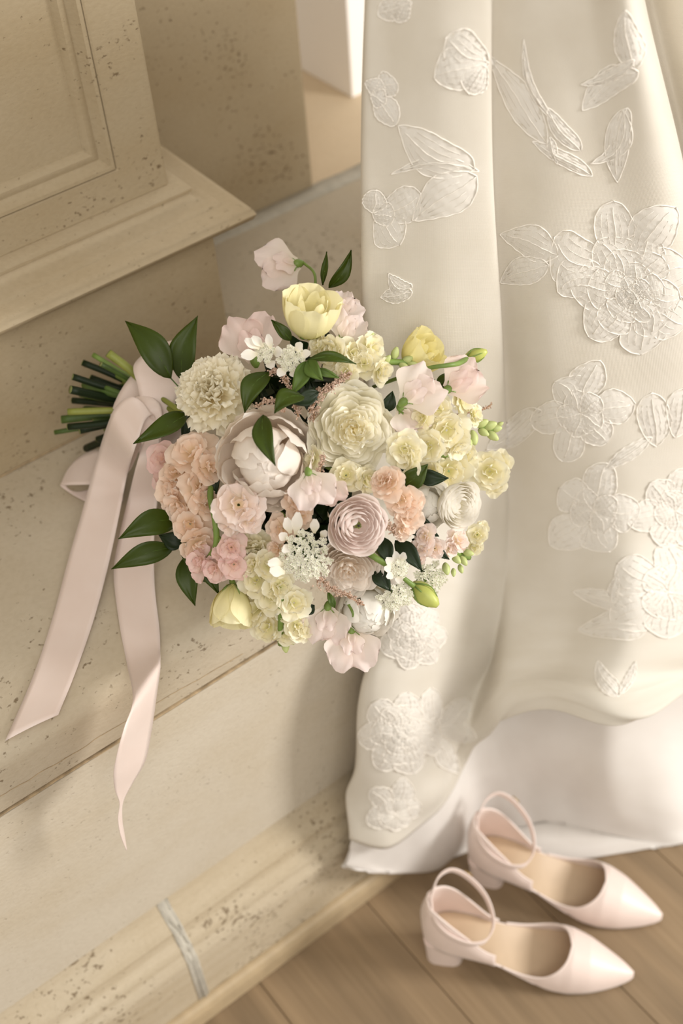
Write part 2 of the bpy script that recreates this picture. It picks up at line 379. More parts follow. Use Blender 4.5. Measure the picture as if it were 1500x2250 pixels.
row([785, 767, 856, 962, 1025, 1088, 1200, 1345, 1480, 1570, 1690, 1800], [1830, 1840, 1866, 1800, 1680, 1595, 1553, 1584, 1522, 1500, 1500, 1500], [.630, .622, .592, .596, .602, .571, .527, .466, .460, .48, .50, .50])
G = sheet(net, 150, 220)
nu, nv = G.shape[:2]
# soft gathers of the cloth
def smooth_noise(nu, nv, fu, fv, seed):
    r = np.random.default_rng(seed); a = r.normal(size=(fu + 3, fv + 3)); u = np.linspace(0, fu, nu); v = np.linspace(0, fv, nv)
    i = np.minimum(u.astype(int), fu - 1); j = np.minimum(v.astype(int), fv - 1)
    fx = (u - i)[:, None]; fy = (v - j)[None, :]; fx = fx * fx * (3 - 2 * fx); fy = fy * fy * (3 - 2 * fy)
    g = lambda di, dj: a[np.ix_(i + di, j + dj)]
    return (g(0, 0) * (1 - fx) + g(1, 0) * fx) * (1 - fy) + (g(0, 1) * (1 - fx) + g(1, 1) * fx) * fy
rows = np.linspace(0, 1, nu)[:, None]
G[:, :, 1] += .0022 * smooth_noise(nu, nv, 5, 16, 3) + .006 * smooth_noise(nu, nv, 14, 14, 5) * np.clip((rows - .62) / .3, 0, 1)
uvw = np.stack(np.broadcast_arrays(np.linspace(0, 1, nv)[None, :, None], np.linspace(0, 1.6, nu)[:, None, None], np.zeros((nu, nv, 1))), 0)[..., 0].transpose(1, 2, 0)
over = obj('overskirt', G.reshape(-1, 3), gridf(nu, nv), ORGANZA, dress, uv=uvw.reshape(-1, 3), label='floral lace organza layer with a scalloped hem')
m = over.modifiers.new('cloth_thickness', 'SOLIDIFY'); m.thickness = .0012; m.offset = -1
bvh = BVHTree.FromPolygons([Vector(p) for p in G.reshape(-1, 3)], gridf(nu, nv))

# satin underskirt, touching the floor
net = []
row([822, 815, 876, 980, 1060, 1130, 1240, 1390, 1570, 1700, 1830], 1300, [.664, .662, .660, .666, .668, .662, .62, .56, .54, .555, .555])
row([825, 812, 874, 975, 1055, 1125, 1240, 1380, 1550, 1680, 1820], 1480, [.662, .657, .648, .650, .660, .640, .592, .537, .517, .53, .535])
row([812, 798, 868, 968, 1050, 1125, 1235, 1370, 1530, 1660, 1800], 1640, [.666, .652, .634, .630, .632, .612, .568, .512, .490, .505, .515])
row([794, 778, 862, 960, 1050, 1140, 1250, 1375, 1530, 1660, 1800], 1780, [.645, .634, .614, .617, .620, .592, .550, .494, .462, .475, .49])
row([772, 757, 858, 960, 1060, 1170, 1290, 1400, 1530, 1660, 1800], [1885, 1893, 1905, 1895, 1885, 1880, 1868, 1852, 1835, 1810, 1790], [.630, .624, .608, .610, .608, .574, .521, .478, .442, .440, .45])
bottom = [(774, 1900), (756, 1903), (800, 1915), (900, 1908), (1000, .6060), (1110, .5850), (1230, 1888), (1370, 1874), (1500, 1850), (1640, 1825), (1800, 1800)]
W2 = [[ony(*q) for q in r_] for r_ in net]
last = []
for k_, (u_, v_) in enumerate(bottom):
    if v_ < 1: 
        vv = np.linspace(1700, 2000, 601); yy = np.array([onz(u_, q, 0)[1] for q in vv]); v_ = vv[np.argmin(abs(yy - v_))]
    last.append(ony(u_, v_, [.630, .624, .602][k_]) if k_ < 3 else onz(u_, v_, .003))
W2.append(last); W2 = np.array(W2)
A_ = np.stack([crom(W2[i], 150) for i in range(len(W2))]); G2 = np.stack([crom(A_[:, j], 70) for j in range(150)], axis=1)
rows = np.linspace(0, 1, 70)[:, None]
fold = smooth_noise(70, 150, 3, 9, 11) + .6 * smooth_noise(70, 150, 5, 18, 12)
G2[:, :, 1] += .011 * fold * np.sin(PI * np.clip(rows * 1.02 - .02, 0, 1)) * np.linspace(.5, 1, 150)[None, :]
G2[:, :, 2] = np.maximum(G2[:, :, 2], .002)
uvw = np.stack(np.broadcast_arrays(np.linspace(0, 1, 150)[None, :], np.linspace(0, .6, 70)[:, None], np.zeros((70, 150))), 2)
us_ = obj('underskirt', G2.reshape(-1, 3), gridf(70, 150), SATIN, dress, uv=uvw.reshape(-1, 3), label='plain white satin layer reaching the floor')
m = us_.modifiers.new('cloth_thickness', 'SOLIDIFY'); m.thickness = .002; m.offset = -1

# appliqué: raised petals and leaves with corded edges laid on the overskirt
def on_dress(u, v, lift=.0):
    d = Vector(ray(u, v)).normalized()
    h = bvh.ray_cast(Vector(CAM), d)
    if h[0] is None: return None
    nn = np.array(h[1]); 
    if nn @ TC < 0: nn = -nn
    return np.array(h[0]) + nn * lift
CORDS = []
def petal2d(c, ang, L, W_, tip=.5, wav=0, seed=0):
    """outline of a petal in the plane: base c, pointing ang (deg, 0 = right, 90 = up)"""
    r = np.random.default_rng(seed); n_ = 19
    t = np.linspace(0, 1, n_); h = W_ / 2 * np.sin(PI * t ** (.8 if tip < .6 else 1.15)) ** (.8 if tip < .6 else .62)
    ph = r.uniform(0, 6); h1 = h * (1 + wav * np.sin(t * 7 + ph)); h2 = h * (1 + wav * np.sin(t * 6 + ph + 2))
    bend = r.normal() * .08 * L * np.sin(PI * t)
    a = math.radians(ang); e = np.array([math.cos(a), -math.sin(a)]); q = np.array([math.sin(a), math.cos(a)])
    l_ = [np.array(c) + e * L * x + q * (y + b) for x, y, b in zip(t, h1, bend)]
    r_ = [np.array(c) + e * L * x + q * (-y + b) for x, y, b in zip(t, h2, bend)]
    return l_, r_
def applique(name, petals, label=None, lift=.0018, cord=.0006):
    mb, cb = MB(), MB()
    for k_, (l_, r_) in enumerate(petals):
        V = []; ok = True; ns = 7
        for i in range(len(l_)):
            for j in range(ns):
                s = j / (ns - 1); q = l_[i] * (1 - s) + r_[i] * s
                rid = .0005 * math.sin(i * 2.1 + j * 1.3 + k_)
                p = on_dress(q[0], q[1], lift * (.55 + .9 * math.sin(PI * s) * math.sin(PI * (i + .5) / len(l_))) + rid + k_ * .00018)
                if p is None: ok = False; break
                V.append(p)
            if not ok: break
        if not ok: continue
        V = np.array(V)
        if np.linalg.norm(np.diff(V.reshape(len(l_), ns, 3), axis=0), axis=2).max() > .03: continue
        mb.add(V, gridf(len(l_), ns))
        Lc, Rc = V.reshape(len(l_), ns, 3)[:, 0], V.reshape(len(l_), ns, 3)[:, -1]
        loop = np.vstack([Lc, Rc[::-1]]) + TC * .0006
        cb.add(*tube(loop, cord, 5, n=76))
        Mc = V.reshape(len(l_), ns, 3)[:-2, ns // 2] + TC * .0004
        cb.add(*tube(Mc, cord * .7, 5))
        for js in (1, 2, 4, 5):
            Vn = V.reshape(len(l_), ns, 3)[4:-4, js] + TC * .0004; cb.add(*tube(Vn[::2], cord * .38, 3))
    if not mb.n: return None
    o = mb.build(name, APPL, dress, label=label, uv=np.concatenate(mb.v)[:, [0, 2, 1]] * 1.5)
    cb.build('corded_edge', THREAD, o)
    return o
def flower2d(name, cx, cy, R, n_, rot=0, wid=.75, tip=.7, label=None, inner=True, seed=0, sq=1.0):
    P = []
    for k_ in range(n_):
        a = rot + 360 * k_ / n_; P.append(petal2d((cx + .12 * R * math.cos(math.radians(a)), cy - .12 * R * math.sin(math.radians(a)) * sq), a, R * (.82 + .16 * math.sin(k_ * 2.3 + seed)), R * wid, tip, .10, seed * 31 + k_))
    if inner:
        for k_ in range(n_ - 1):
            a = rot + 40 + 360 * k_ / (n_ - 1); P.append(petal2d((cx, cy), a, R * .48, R * .5, tip, .12, seed * 17 + k_ + 50))
    return applique(name, P, label)
def rose2d(cx, cy, R, rot, seed):
    P = []
    for ring, (rr, n_, ww) in enumerate(((1.0, 7, .72), (.74, 6, .62), (.5, 5, .5), (.3, 4, .40), (.16, 3, .3))):
        for k_ in range(n_):
            a = rot + ring * 33 + 360 * k_ / n_
            P.append(petal2d((cx + R * rr * .26 * math.cos(math.radians(a)), cy - R * rr * .26 * math.sin(math.radians(a))), a, R * rr * .74, R * ww, .8, .10, seed * 13 + ring * 9 + k_))
    P.append(petal2d((cx - .10 * R, cy + .02 * R), 10, .22 * R, .2 * R, .8, .05, seed)); P.append(petal2d((cx - .02 * R, cy - .07 * R), 300, .18 * R, .14 * R, .8, .05, seed + 1))
    return applique('rose_applique', P, 'white embroidered rose of ringed petals', lift=.0022)
rose2d(1388, 640, 138, 20, 1)
applique('petal_applique', [petal2d((1330, 585), 150, 130, 120, .8, .08, 3), petal2d((1350, 560), 92, 120, 95, .8, .1, 4), petal2d((1400, 570), 55, 140, 100, .8, .1, 5), petal2d((1310, 600), 205, 95, 80, .8, .1, 6)])
flower2d('flower_applique', 1275, 905, 112, 6, 70, .66, .75, 'white lily-like embroidered flower', seed=2)
flower2d('flower_applique', 1305, 1120, 112, 5, 75, .72, .8, 'white pansy-like embroidered flower', seed=3)
applique('leaf_applique', [petal2d((1200, 315), 124, 235, 62, .5, .10, 7), petal2d((1216, 265), 110, 190, 17, .5, .05, 8), petal2d((1207, 300), 285, 60, 20, .5, .05, 9)], 'pair of slender white embroidered leaves')
applique('leaf_applique', [petal2d((1395, 150), 100, 130, 62, .5, .1, 10), petal2d((1400, 155), 215, 150, 66, .5, .1, 11), petal2d((1378, 235), 262, 165, 58, .5, .1, 12), petal2d((1370, 240), 238, 140, 42, .5, .1, 13), petal2d((1392, 130), 205, 130, 28, .5, .05, 14)], 'spray of white embroidered leaves along the fold')
applique('leaf_applique', [petal2d((1225, 560), 160, 135, 70, .5, .1, 15), petal2d((1205, 580), 200, 115, 60, .5, .1, 16)])
applique('leaf_applique', [petal2d((1300, 385), 150, 150, 34, .5, .1, 171), petal2d((1275, 330), 128, 120, 40, .5, .1, 172)])
flower2d('flower_applique', 815, 205, 80, 5, 20, .7, .8, seed=5)
flower2d('flower_applique', 818, 465, 105, 5, 310, .75, .75, seed=6)
applique('petal_applique', [petal2d((1070, 135), 150, 105, 95, .8, .1, 18), petal2d((1070, 140), 195, 120, 90, .8, .1, 19), petal2d((1065, 145), 238, 70, 60, .8, .1, 20)])
applique('leaf_applique', [petal2d((1050, 375), 182, 190, 26, .5, .1, 21), petal2d((1040, 370), 150, 190, 90, .5, .1, 22), petal2d((1045, 385), 215, 170, 90, .5, .1, 23)])
applique('petal_applique', [petal2d((905, 5), 200, 80, 50, .8, .1, 24), petal2d((900, 0), 240, 55, 45, .8, .1, 241)])
applique('leaf_applique', [petal2d((905, 640), 190, 70, 40, .5, .1, 25), petal2d((905, 630), 150, 60, 36, .5, .1, 26)])
applique('leaf_applique', [petal2d((1480, 60), 210, 70, 40, .5, .1, 27), petal2d((1480, 70), 245, 110, 44, .5, .1, 28)])
applique('leaf_applique', [petal2d((1440, 980), 95, 118, 78, .8, .08, 29), petal2d((1480, 960), 80, 110, 70, .8, .08, 30)])
flower2d('flower_applique', 1480, 1120, 100, 6, 10, .72, .8, seed=7)
flower2d('flower_applique', 1462, 1300, 130, 6, 30, .74, .75, 'full white embroidered bloom at the right edge', seed=8)
applique('leaf_applique', [petal2d((1425, 1370), 185, 155, 70, .5, .16, 31), petal2d((1400, 1350), 160, 150, 44, .5, .16, 32), petal2d((1345, 1330), 80, 70, 22, .5, .1, 33)], 'feathery white embroidered leaves')
applique('leaf_applique', [petal2d((1358, 1530), 120, 90, 40, .5, .12, 34), petal2d((1360, 1525), 65, 80, 20, .5, .1, 35)])
applique('leaf_applique', [petal2d((1190, 900), 215, 150, 60, .5, .1, 36)])
applique('leaf_applique', [petal2d((1430, 960), 215, 130, 30, .5, .1, 38)])
rose2d(905, 1395, 75, 0, 9)
rose2d(880, 1610, 92, 30, 10)
flower2d('flower_applique', 865, 1785, 78, 6, 15, .62, .8, seed=11)
applique('leaf_applique', [petal2d((960, 1600), 40, 95, 60, .6, .1, 41), petal2d((960, 1605), 350, 90, 46, .6, .1, 42), petal2d((955, 1610), 300, 100, 46, .6, .1, 43), petal2d((945, 1600), 90, 90, 50, .6, .1, 44)])

# ------------------------------------------------------------------ the bouquet
BO = onz(600, 1150, ZL)
bouquet = empty('bouquet', tuple(BO), 'bridal bouquet of cream, blush and yellow flowers tied with blush ribbon on the stone ledge', 'bouquet')
def pm(name, a, b, c=None, tr=.35):
    st = [(0, lin(*a)), (.55, lin(*b)), (1, lin(*(c or b)))]
    return translucent(name, st, tr)
CREAM = pm('cream_rose_petal', (250, 237, 186), (252, 247, 224), (253, 250, 238))
BLUSHW = pm('blush_peony_petal', (251, 233, 208), (252, 242, 230), (252, 245, 237))
CARN = pm('cream_carnation_petal', (247, 231, 186), (249, 241, 214), (250, 245, 228))
PINK = pm('pale_pink_petal', (252, 236, 229), (253, 243, 238), (253, 245, 241))
WHITEP = pm('white_petal', (248, 242, 216), (250, 246, 236), (251, 248, 241))
LEMON = pm('lemon_petal', (226, 226, 150), (247, 240, 192), (248, 242, 202))
LEMON2 = pm('deep_lemon_petal', (220, 222, 136), (245, 236, 172), (246, 238, 184))
SWEET = pm('sweet_pea_petal', (248, 238, 222), (249, 238, 231), (249, 234, 230), .45)
SWEETP = pm('pink_sweet_pea_petal', (249, 232, 221), (249, 234, 227), (248, 226, 221), .45)
PEACH = pm('peach_stock_petal', (241, 218, 178), (248, 226, 206), (249, 231, 215))
ROSY = pm('rosy_stock_petal', (245, 216, 196), (248, 226, 217), (246, 214, 210))
BLSTK = pm('blush_stock_petal', (246, 230, 196), (249, 233, 222), (249, 236, 230))
CRSTK = pm('cream_stock_petal', (236, 232, 176), (248, 241, 210), (249, 245, 224))
GREENW = pm('lace_flower_petal', (232, 236, 200), (250, 247, 234), (252, 249, 240))
LEAF = translucent('ruscus_leaf', [(0, lin(46, 58, 2)), (.5, lin(58, 74, 4)), (1, lin(54, 69, 3))], .10, .42)
LEAFL = translucent('light_leaf', [(0, lin(82, 106, 40)), (1, lin(94, 116, 46))], .25, .4)
DARKL = translucent('dark_leaf', [(0, lin(26, 40, 16)), (1, lin(30, 46, 18))], .1, .45)
STEMG = plain('green_stem', lin(112, 136, 62), .5, noise=.2)
STEMD = plain('dark_green_stem', lin(70, 92, 36), .5, noise=.25)
STEMY = plain('yellow_green_stem', lin(134, 140, 62), .5, noise=.2)
CUT = plain('stem_cut', lin(120, 124, 70), .7)
BUDG = plain('pale_green_bud', lin(184, 194, 128), .5, noise=.12)
BUDY = plain('lime_bud', lin(180, 186, 96), .45, noise=.12)
ASTI = plain('dusty_pink_astilbe', lin(194, 166, 146), .8, noise=.15, nscale=200)
ASTB = plain('brown_twig', lin(150, 116, 84), .8)
EYE = plain('green_eye', lin(120, 126, 60), .6); EYED = plain('dark_eye', lin(40, 30, 26), .7)

DC = 1.135
def D(u, v): 
    rr = math.hypot((u - 720) / 385, (v - 1030) / 440)
    return DC - .12 * math.sqrt(max(0, 1 - rr * rr))
PXM = lambda u, v, dz=0: (D(u, v) + dz) / FPX           # metres per pixel there
def frame(u, v, tilt=None, roll=None):
    if tilt is None: tilt = ((u - 720) / 520., -(v - 1030) / 560.)
    a = unit(TC + tilt[0] * RV + tilt[1] * UV) if len(tilt) == 2 else unit(tilt[2] * TC + tilt[0] * RV + tilt[1] * UV)
    x = np.cross(UV if abs(a @ UV) < .9 else RV, a); x = unit(x); y = np.cross(a, x)
    r = rng.uniform(0, 2 * PI) if roll is None else roll
    return np.stack([x * math.cos(r) + y * math.sin(r), -x * math.sin(r) + y * math.cos(r), a], 1)   # columns
def smooth(t): return t * t * (3 - 2 * t)
def petal(L, W_, a0, a1, phi, r0=0, z0=0, cup=1.0, ruf=0, nt=8, ns=9, base=.3, rnd=.25, notch=0, tw=0, serr=0, peak=.62, sd=None, nz=.05, tipcurl=0, lina=False):
    r_ = np.random.default_rng(sd if sd is not None else rng.integers(1 << 30))
    t0 = np.linspace(0, 1, nt); s = np.linspace(-1, 1, ns)
    T, Sg = np.meshgrid(t0, s, indexing='ij')
    Te = T * (1 - rnd * Sg ** 2 * T - notch * np.exp(-(Sg / .22) ** 2) * T + (serr * r_.uniform(-1, 1, ns)[None, :]) * T ** 3)
    fine_t = np.linspace(0, 1.12, 40); ang = a0 + (a1 - a0) * (fine_t if lina else smooth(np.clip(fine_t, 0, 1))) - tipcurl * np.clip((fine_t - .72) / .28, 0, 1.3) ** 2
    ang = np.radians(ang); dr = np.concatenate([[0], np.cumsum(np.cos(ang[:-1]) * (fine_t[1] - fine_t[0]))]) * L
    dz = np.concatenate([[0], np.cumsum(np.sin(ang[:-1]) * (fine_t[1] - fine_t[0]))]) * L
    R_ = np.interp(Te, fine_t, dr); Z_ = np.interp(Te, fine_t, dz); An = np.interp(Te, fine_t, ang)
    w_ = base + (1 - base) * smooth(np.clip(T / peak, 0, 1)); w_ *= np.sqrt(np.maximum(1 - .55 * np.clip((T - peak) / (1 - peak), 0, 1) ** 2.2, 0))
    lat = Sg * W_ / 2 * w_
    k = cup / max(W_, 1e-6) * 1.6; ph = np.clip(lat * k, -2.2, 2.2)
    latc = np.where(abs(k) > 1e-5, np.sin(ph) / (k if abs(k) > 1e-5 else 1), lat); off = (1 - np.cos(ph)) / (k if abs(k) > 1e-5 else 1)
    ruff = ruf * W_ * (T ** 2) * (np.sin(Sg * r_.uniform(4, 7) + r_.uniform(0, 6)) * .6 + np.sin(Sg * r_.uniform(9, 14) + r_.uniform(0, 6)) * .4) * (.35 + .65 * abs(Sg) + .3)
    off = off + ruff + nz * W_ * T * (np.sin(T * 4 + r_.uniform(0, 6)) * Sg + np.sin(Sg * 3 + r_.uniform(0, 6)) * .5) * .5
    x = R_ + off * -np.sin(An); z = Z_ + off * np.cos(An)
    y = latc + tw * T * L * .3
    x = x + r0; z = z + z0
    c, sn = math.cos(phi), math.sin(phi)
    V = np.stack([x * c - y * sn, x * sn + y * c, z], -1).reshape(-1, 3)
    return V, gridf(nt, ns), np.broadcast_to(T, (nt, ns)).reshape(-1)
def put(Vl, Fm_, P, sc=1.0): return P + (np.asarray(Vl) * sc) @ Fm_.T
GA = PI * (3 - math.sqrt(5))
class Bloom:
    """inner petals joined in the flower's own mesh, outer petals as its children"""
    def __init__(s, name, u, v, Rpx, mat, tilt=None, dz=0, label=None, roll=None):
        s.P = at(u, v, D(u, v) + dz); s.R = Rpx * PXM(u, v, dz); s.F = frame(u, v, tilt, roll); s.mat = mat
        s.name = name; s.label = label; s.inner = MB(); s.outer = []; s.kids = []
    def pin(s, *a, **k): V, f, t = petal(*a, **k); s.inner.add(put(V, s.F, s.P, s.R), f, t)
    def pout(s, *a, **k): V, f, t = petal(*a, **k); s.outer.append((put(V, s.F, s.P, s.R), f, t))
    def extra(s, name, mb, mat): s.kids.append((name, mb, mat))
    def w(s, V): return put(V, s.F, s.P, s.R)
    def build(s):
        o = s.inner.build(s.name, s.mat, bouquet, label=s.label)
        for V, f, t in s.outer: obj('petal', V, f, s.mat, o, t=t)
        for nme, mb, m_ in s.kids: mb.build(nme, m_, o)
        return o

def shell(rho, a1, wf, phi, a0=0, zrim=None, **k):
    """a petal that is a patch of a bowl of radius rho, rising from the bottom to the angle a1"""
    L = rho * math.radians(a1 - a0); W_ = rho * wf
    rim = rho * (1 - math.cos(math.radians(a1))) 
    z0 = -rho if zrim is None else zrim - rim
    k.setdefault('ruf', .04); k.setdefault('base', .35); k.setdefault('rnd', .14)
    return (L, W_, a0, a1, phi, .02, z0), dict(cup=W_ / (1.6 * rho) * k.pop('wrap', .95), lina=True, peak=.72, **k)
def garden_rose(u, v, R, mat, label, **k):
    b = Bloom('garden_rose', u, v, R, mat, label=label, **k)
    rings = [(.16, 3, 96), (.25, 4, 94), (.34, 5, 92), (.43, 5, 90), (.52, 5, 88), (.61, 6, 88), (.70, 6, 86), (.79, 6, 85), (.88, 6, 84), (.97, 6, 82), (1.04, 5, 78)]
    for q, (rho, n_, a1) in enumerate(rings):
        for i in range(n_):
            ph = 2 * PI * i / n_ + q * 1.1 + rng.normal() * .12
            off = rng.normal() * .02
            A, K = shell(rho * (1 + off), a1 + rng.normal() * 3, 1.05 + .25 * (rho < .5), ph, zrim=.30 - .34 * rho ** 1.6 + rng.normal() * .03, ruf=.035 + .05 * (rho < .6), tipcurl=18 + 22 * rho, tw=.10 * (rho < .7), nz=.05)
            (b.pin if q < 8 else b.pout)(*A, **K)
    for i in range(16):                       # quartered heart: folded narrow petals
        a = i * GA; rr = .05 + .022 * i
        b.pin(.34, .26, 80, 98, a, rr, .02, cup=1.2, ruf=.12, base=.8, rnd=.1, nt=6, ns=9, tw=.5, tipcurl=20)
    return b.build()
def peony(u, v, R, mat, label, **k):
    b = Bloom('peony', u, v, R, mat, label=label, **k)
    for i in range(12): b.pin(.42, .26, 76, 100, i * GA, .03 + .02 * i, .10, cup=1.1, ruf=.12, notch=.15, base=.5, nt=6, ns=8)
    rings = [(.40, 5, 200, .30), (.48, 5, 188, .24), (.56, 5, 172, .18), (.66, 5, 150, .12), (.76, 5, 116, .08), (.86, 6, 102, .02), (.95, 6, 90, -.02), (1.04, 5, 74, -.04)]
    for q, (rho, n_, a1, lift) in enumerate(rings):
        for i in range(n_):
            ph = 2 * PI * i / n_ + q * .9 + rng.normal() * .25
            A, K = shell(rho * (1 + rng.normal() * .04), a1 + rng.normal() * 10, 1.2, ph, ruf=.04, notch=.06 * (rng.uniform() > .4), nz=.08, tipcurl=6 + 14 * (q > 3) + rng.uniform(0, 12), rnd=.14)
            A = A[:6] + (A[6] + lift,)
            (b.pin if q < 2 else b.pout)(*A, **K)
    return b.build()
def carnation(u, v, R, mat, label, **k):
    b = Bloom('carnation', u, v, R, mat, label=label, **k)
    N = 40
    for j in range(N):
        f = (j + .5) / N; el = 86 - 78 * f ** .85
        (b.pin if j < 22 else b.pout)(.55 + .36 * f, .62 + .20 * f, el - 6, el - 6 + 26 * (1 - f), j * GA, .02 + .16 * f, .10 - .32 * f, cup=.25, ruf=.15, rnd=.06, serr=.055, base=.14, nt=7, ns=17, peak=.92, nz=.10, tipcurl=14)
    return b.build()
def ranunculus(u, v, R, mat, label, eye=True, **k):
    b = Bloom('ranunculus', u, v, R, mat, label=label, **k)
    n_ = 46
    for j in range(n_):
        f = j / (n_ - 1); rr = .12 + .66 * f ** .8
        wdt = .30 + .85 * f
        h = .55 - .10 * f ** 2; lean = 118 - 40 * f
        (b.pin if j < 26 else b.pout)(h + .10 * f, wdt, 58 - 8 * f, lean, j * GA, rr * .78, -.10 - .08 * f + .05 * (1 - f), cup=1.15, ruf=.012, rnd=.16, base=.75, nz=.012, nt=7, ns=9, tipcurl=6 + 30 * f ** 3)
    if eye:
        e = MB()
        for j in range(26):
            rr = .012 * math.sqrt(j) * 1.25; a = j * GA
            V, F = tube(np.array([(rr * math.cos(a), rr * math.sin(a), .18), (rr * 1.15 * math.cos(a), rr * 1.15 * math.sin(a), .31 - .4 * rr)]), .014, 5); e.add(b.w(V), F)
        b.extra('flower_eye', e, EYE)
        e2 = MB(); V, F = tube(np.array([(.0, 0, .2), (.0, 0, .325)]), .032, 8); e2.add(b.w(V), F); b.extra('dark_stigma', e2, EYED)
    return b.build()
def sepals(b, n_, L, z=-.02, r=.05, wid=.09, mat=None, out=70):
    for i in range(n_):
        V, f, t = petal(L, wid, 20, out, i * 2 * PI / n_, r, z, cup=.8, base=.8, rnd=.7, nt=7, ns=3, nz=0)
        mb = MB(); mb.add(b.w(V), f, t); b.extra('sepal', mb, mat or STEMG)
def lisianthus(u, v, R, mat, label, closed=0., stem=None, **k):
    b = Bloom('lisianthus', u, v, R, mat, label=label, **k)
    for j in range(6):
        b.pin(1.15, .62, 62, 100, j * GA, .12 + .01 * j, .05, cup=1.3, ruf=.05, base=.45, nt=8, ns=9)
    for j in range(6):
        b.pout(1.42, 1.28, 30 + 8 * closed, 97 + 4 * closed, j * 2 * PI / 6 + .15 * (j % 2), .07, 0, cup=1.25, ruf=.045 + .01 * (1 - closed), base=.32, rnd=.08, peak=.74, nt=10, ns=13, tipcurl=(24 - 22 * closed))
    sepals(b, 5, .65, -.02, .07, .10, STEMG, 82)
    if stem is not None:
        mb = MB(); mb.add(*tube([b.w([(0, 0, .05)])[0]] + [at(*q) for q in stem], [.003, .0022] + [.002] * (len(stem) - 1), 8, n=14)); b.extra('stem', mb, STEMG)
    return b.build()
def sweet_pea(u, v, R, mat, label, ang=0, stem=None, dz=0, tilt=None, open_=1.0, wings=True):
    """ang: direction (deg, picture plane) in which the big petal spreads from the calyx"""
    b = Bloom('sweet_pea', u, v, R, mat, label=label, dz=dz, tilt=tilt, roll=math.radians(ang))
    # calyx at the origin, flower spreads along local +x, faces +z
    for sgn in (1, -1):
        V, f, t = petal(1.35 * open_, 1.35, 28, 8, sgn * .42, .0, -.02, cup=.35, ruf=.11, base=.3, rnd=.30, nt=9, ns=12, tipcurl=38)
        b.outer.append((put(V, b.F, b.P, b.R), f, t))
    if wings:
        for sgn in (1, -1): b.pin(.85, .62, 52, 30, sgn * .28, .02, .04, cup=-.6, ruf=.09, base=.3, rnd=.3, nt=8, ns=9)
    b.pin(.6, .34, 44, 70, .0, .02, .06, cup=1.8, base=.5, nt=7, ns=7)
    mb = MB(); V, F = tube(np.array([(-.22, 0, -.06), (-.12, 0, -.03), (0, 0, .02), (.10, 0, .06)]), [.05, .12, .14, .10], 9, n=9); mb.add(b.w(V), F); b.extra('calyx', mb, STEMG)
    for i in range(4):
        V, f, t = petal(.30, .10, 30, -20, (i - 1.5) * .7, .06, .05, cup=.3, base=.8, rnd=.7, nt=5, ns=3); mb = MB(); mb.add(b.w(V), f, t); b.extra('sepal', mb, STEMG)
    if stem is not None:
        mb = MB(); mb.add(*tube([b.w([(-.2, 0, -.05)])[0]] + [at(*q) for q in stem], .0013, 7, n=16)); b.extra('stem', mb, STEMG)
    return b.build()
def floret_mesh(mb, P, F, R, sd, layers=3):
    r_ = np.random.default_rng(sd)
    spec = ((5, 1.0, 108, 2, 18, .0), (5, .80, 92, 22, 46, .03), (4, .52, 66, 50, 86, .05))[:layers]
    for li, (n_, L, w_, a0, a1, z0) in enumerate(spec):
        for i in range(n_):
            a = 2 * PI * i / n_ + li * .6 + r_.uniform(-.25, .25)
            V, f, t = petal(L * r_.uniform(.85, 1.1), w_ / 100., a0 + r_.uniform(-16, 16), a1 + r_.uniform(-16, 26), a, .05, z0 + .05 * li, cup=.55, ruf=.09, base=.22, rnd=.2, nt=6, ns=8, peak=.7, sd=int(r_.integers(1 << 30)), tipcurl=r_.uniform(0, 40), notch=.05)
            mb.add(put(V, F, P, R), f, t)
def stock(name_label, mat, florets, stem=None, buds=(), dz=0, smat=None):
    """one stem of stock: florets (u, v, radius[, tilt x, tilt y]) along it"""
    su = np.mean([f[0] for f in florets]); sv = np.mean([f[1] for f in florets])
    if stem is None: stem = [(florets[0][0], florets[0][1], D(*florets[0][:2]) + .02 + dz), (florets[-1][0], florets[-1][1], D(*florets[-1][:2]) + .02 + dz)]
    V, F = tube([at(*q) for q in stem], .0026, 9, n=20)
    o = obj('stock_stem', V, F, smat or STEMG, bouquet, label=name_label)
    for i, fl in enumerate(florets):
        u, v, r = fl[:3]; tl = fl[3:5] if len(fl) > 4 else (max(-1.6, min(1.6, (u - su) / 55.)) + rng.normal() * .2, max(-1.6, min(1.6, -(v - sv) / 80.)) * .6 + rng.normal() * .2)
        d = D(u, v) + dz - .004; mb = MB(); floret_mesh(mb, at(u, v, d), frame(u, v, tl), r * rng.uniform(.94, 1.16) * d / FPX * 1.30, 1000 + int(u * 7 + v))
        mb.build('floret', mat, o)
    for (u, v, r, ax, ay) in buds: 
        bud_mesh('bud', u, v, r * .82, ax, ay, BUDG, o, dz)
    return o
def bud_mesh(name, u, v, r, ax, ay, mat, parent, dz=0, tip=None):
    d = D(u, v) + dz - .006; P = at(u, v, d); a = unit(RV * ax + UV * ay + TC * .35); R = r * d / FPX
    b = np.cross(a, TC); b = unit(b); c = np.cross(a, b); mb = MB()
    n_, k = 9, 12; V = []; T = []
    for i in range(n_):
        t = i / (n_ - 1); rad = (math.sin(PI * min(1, t * .86 + .09)) ** .7) * .62
        for j in range(k):
            q = 2 * PI * j / k; rr = rad * (1 + .10 * math.cos(4 * q + 2.2 * t)); V.append(P + R * (a * (t * 2.1 - 1.05) + rr * (b * math.cos(q) + c * math.sin(q)))); T.append(t)
    mb.add(V, gridf(n_, k, True) + [tuple(range(k - 1, -1, -1)), tuple((n_ - 1) * k + j for j in range(k))], T)
    return mb.build(name, mat, parent)
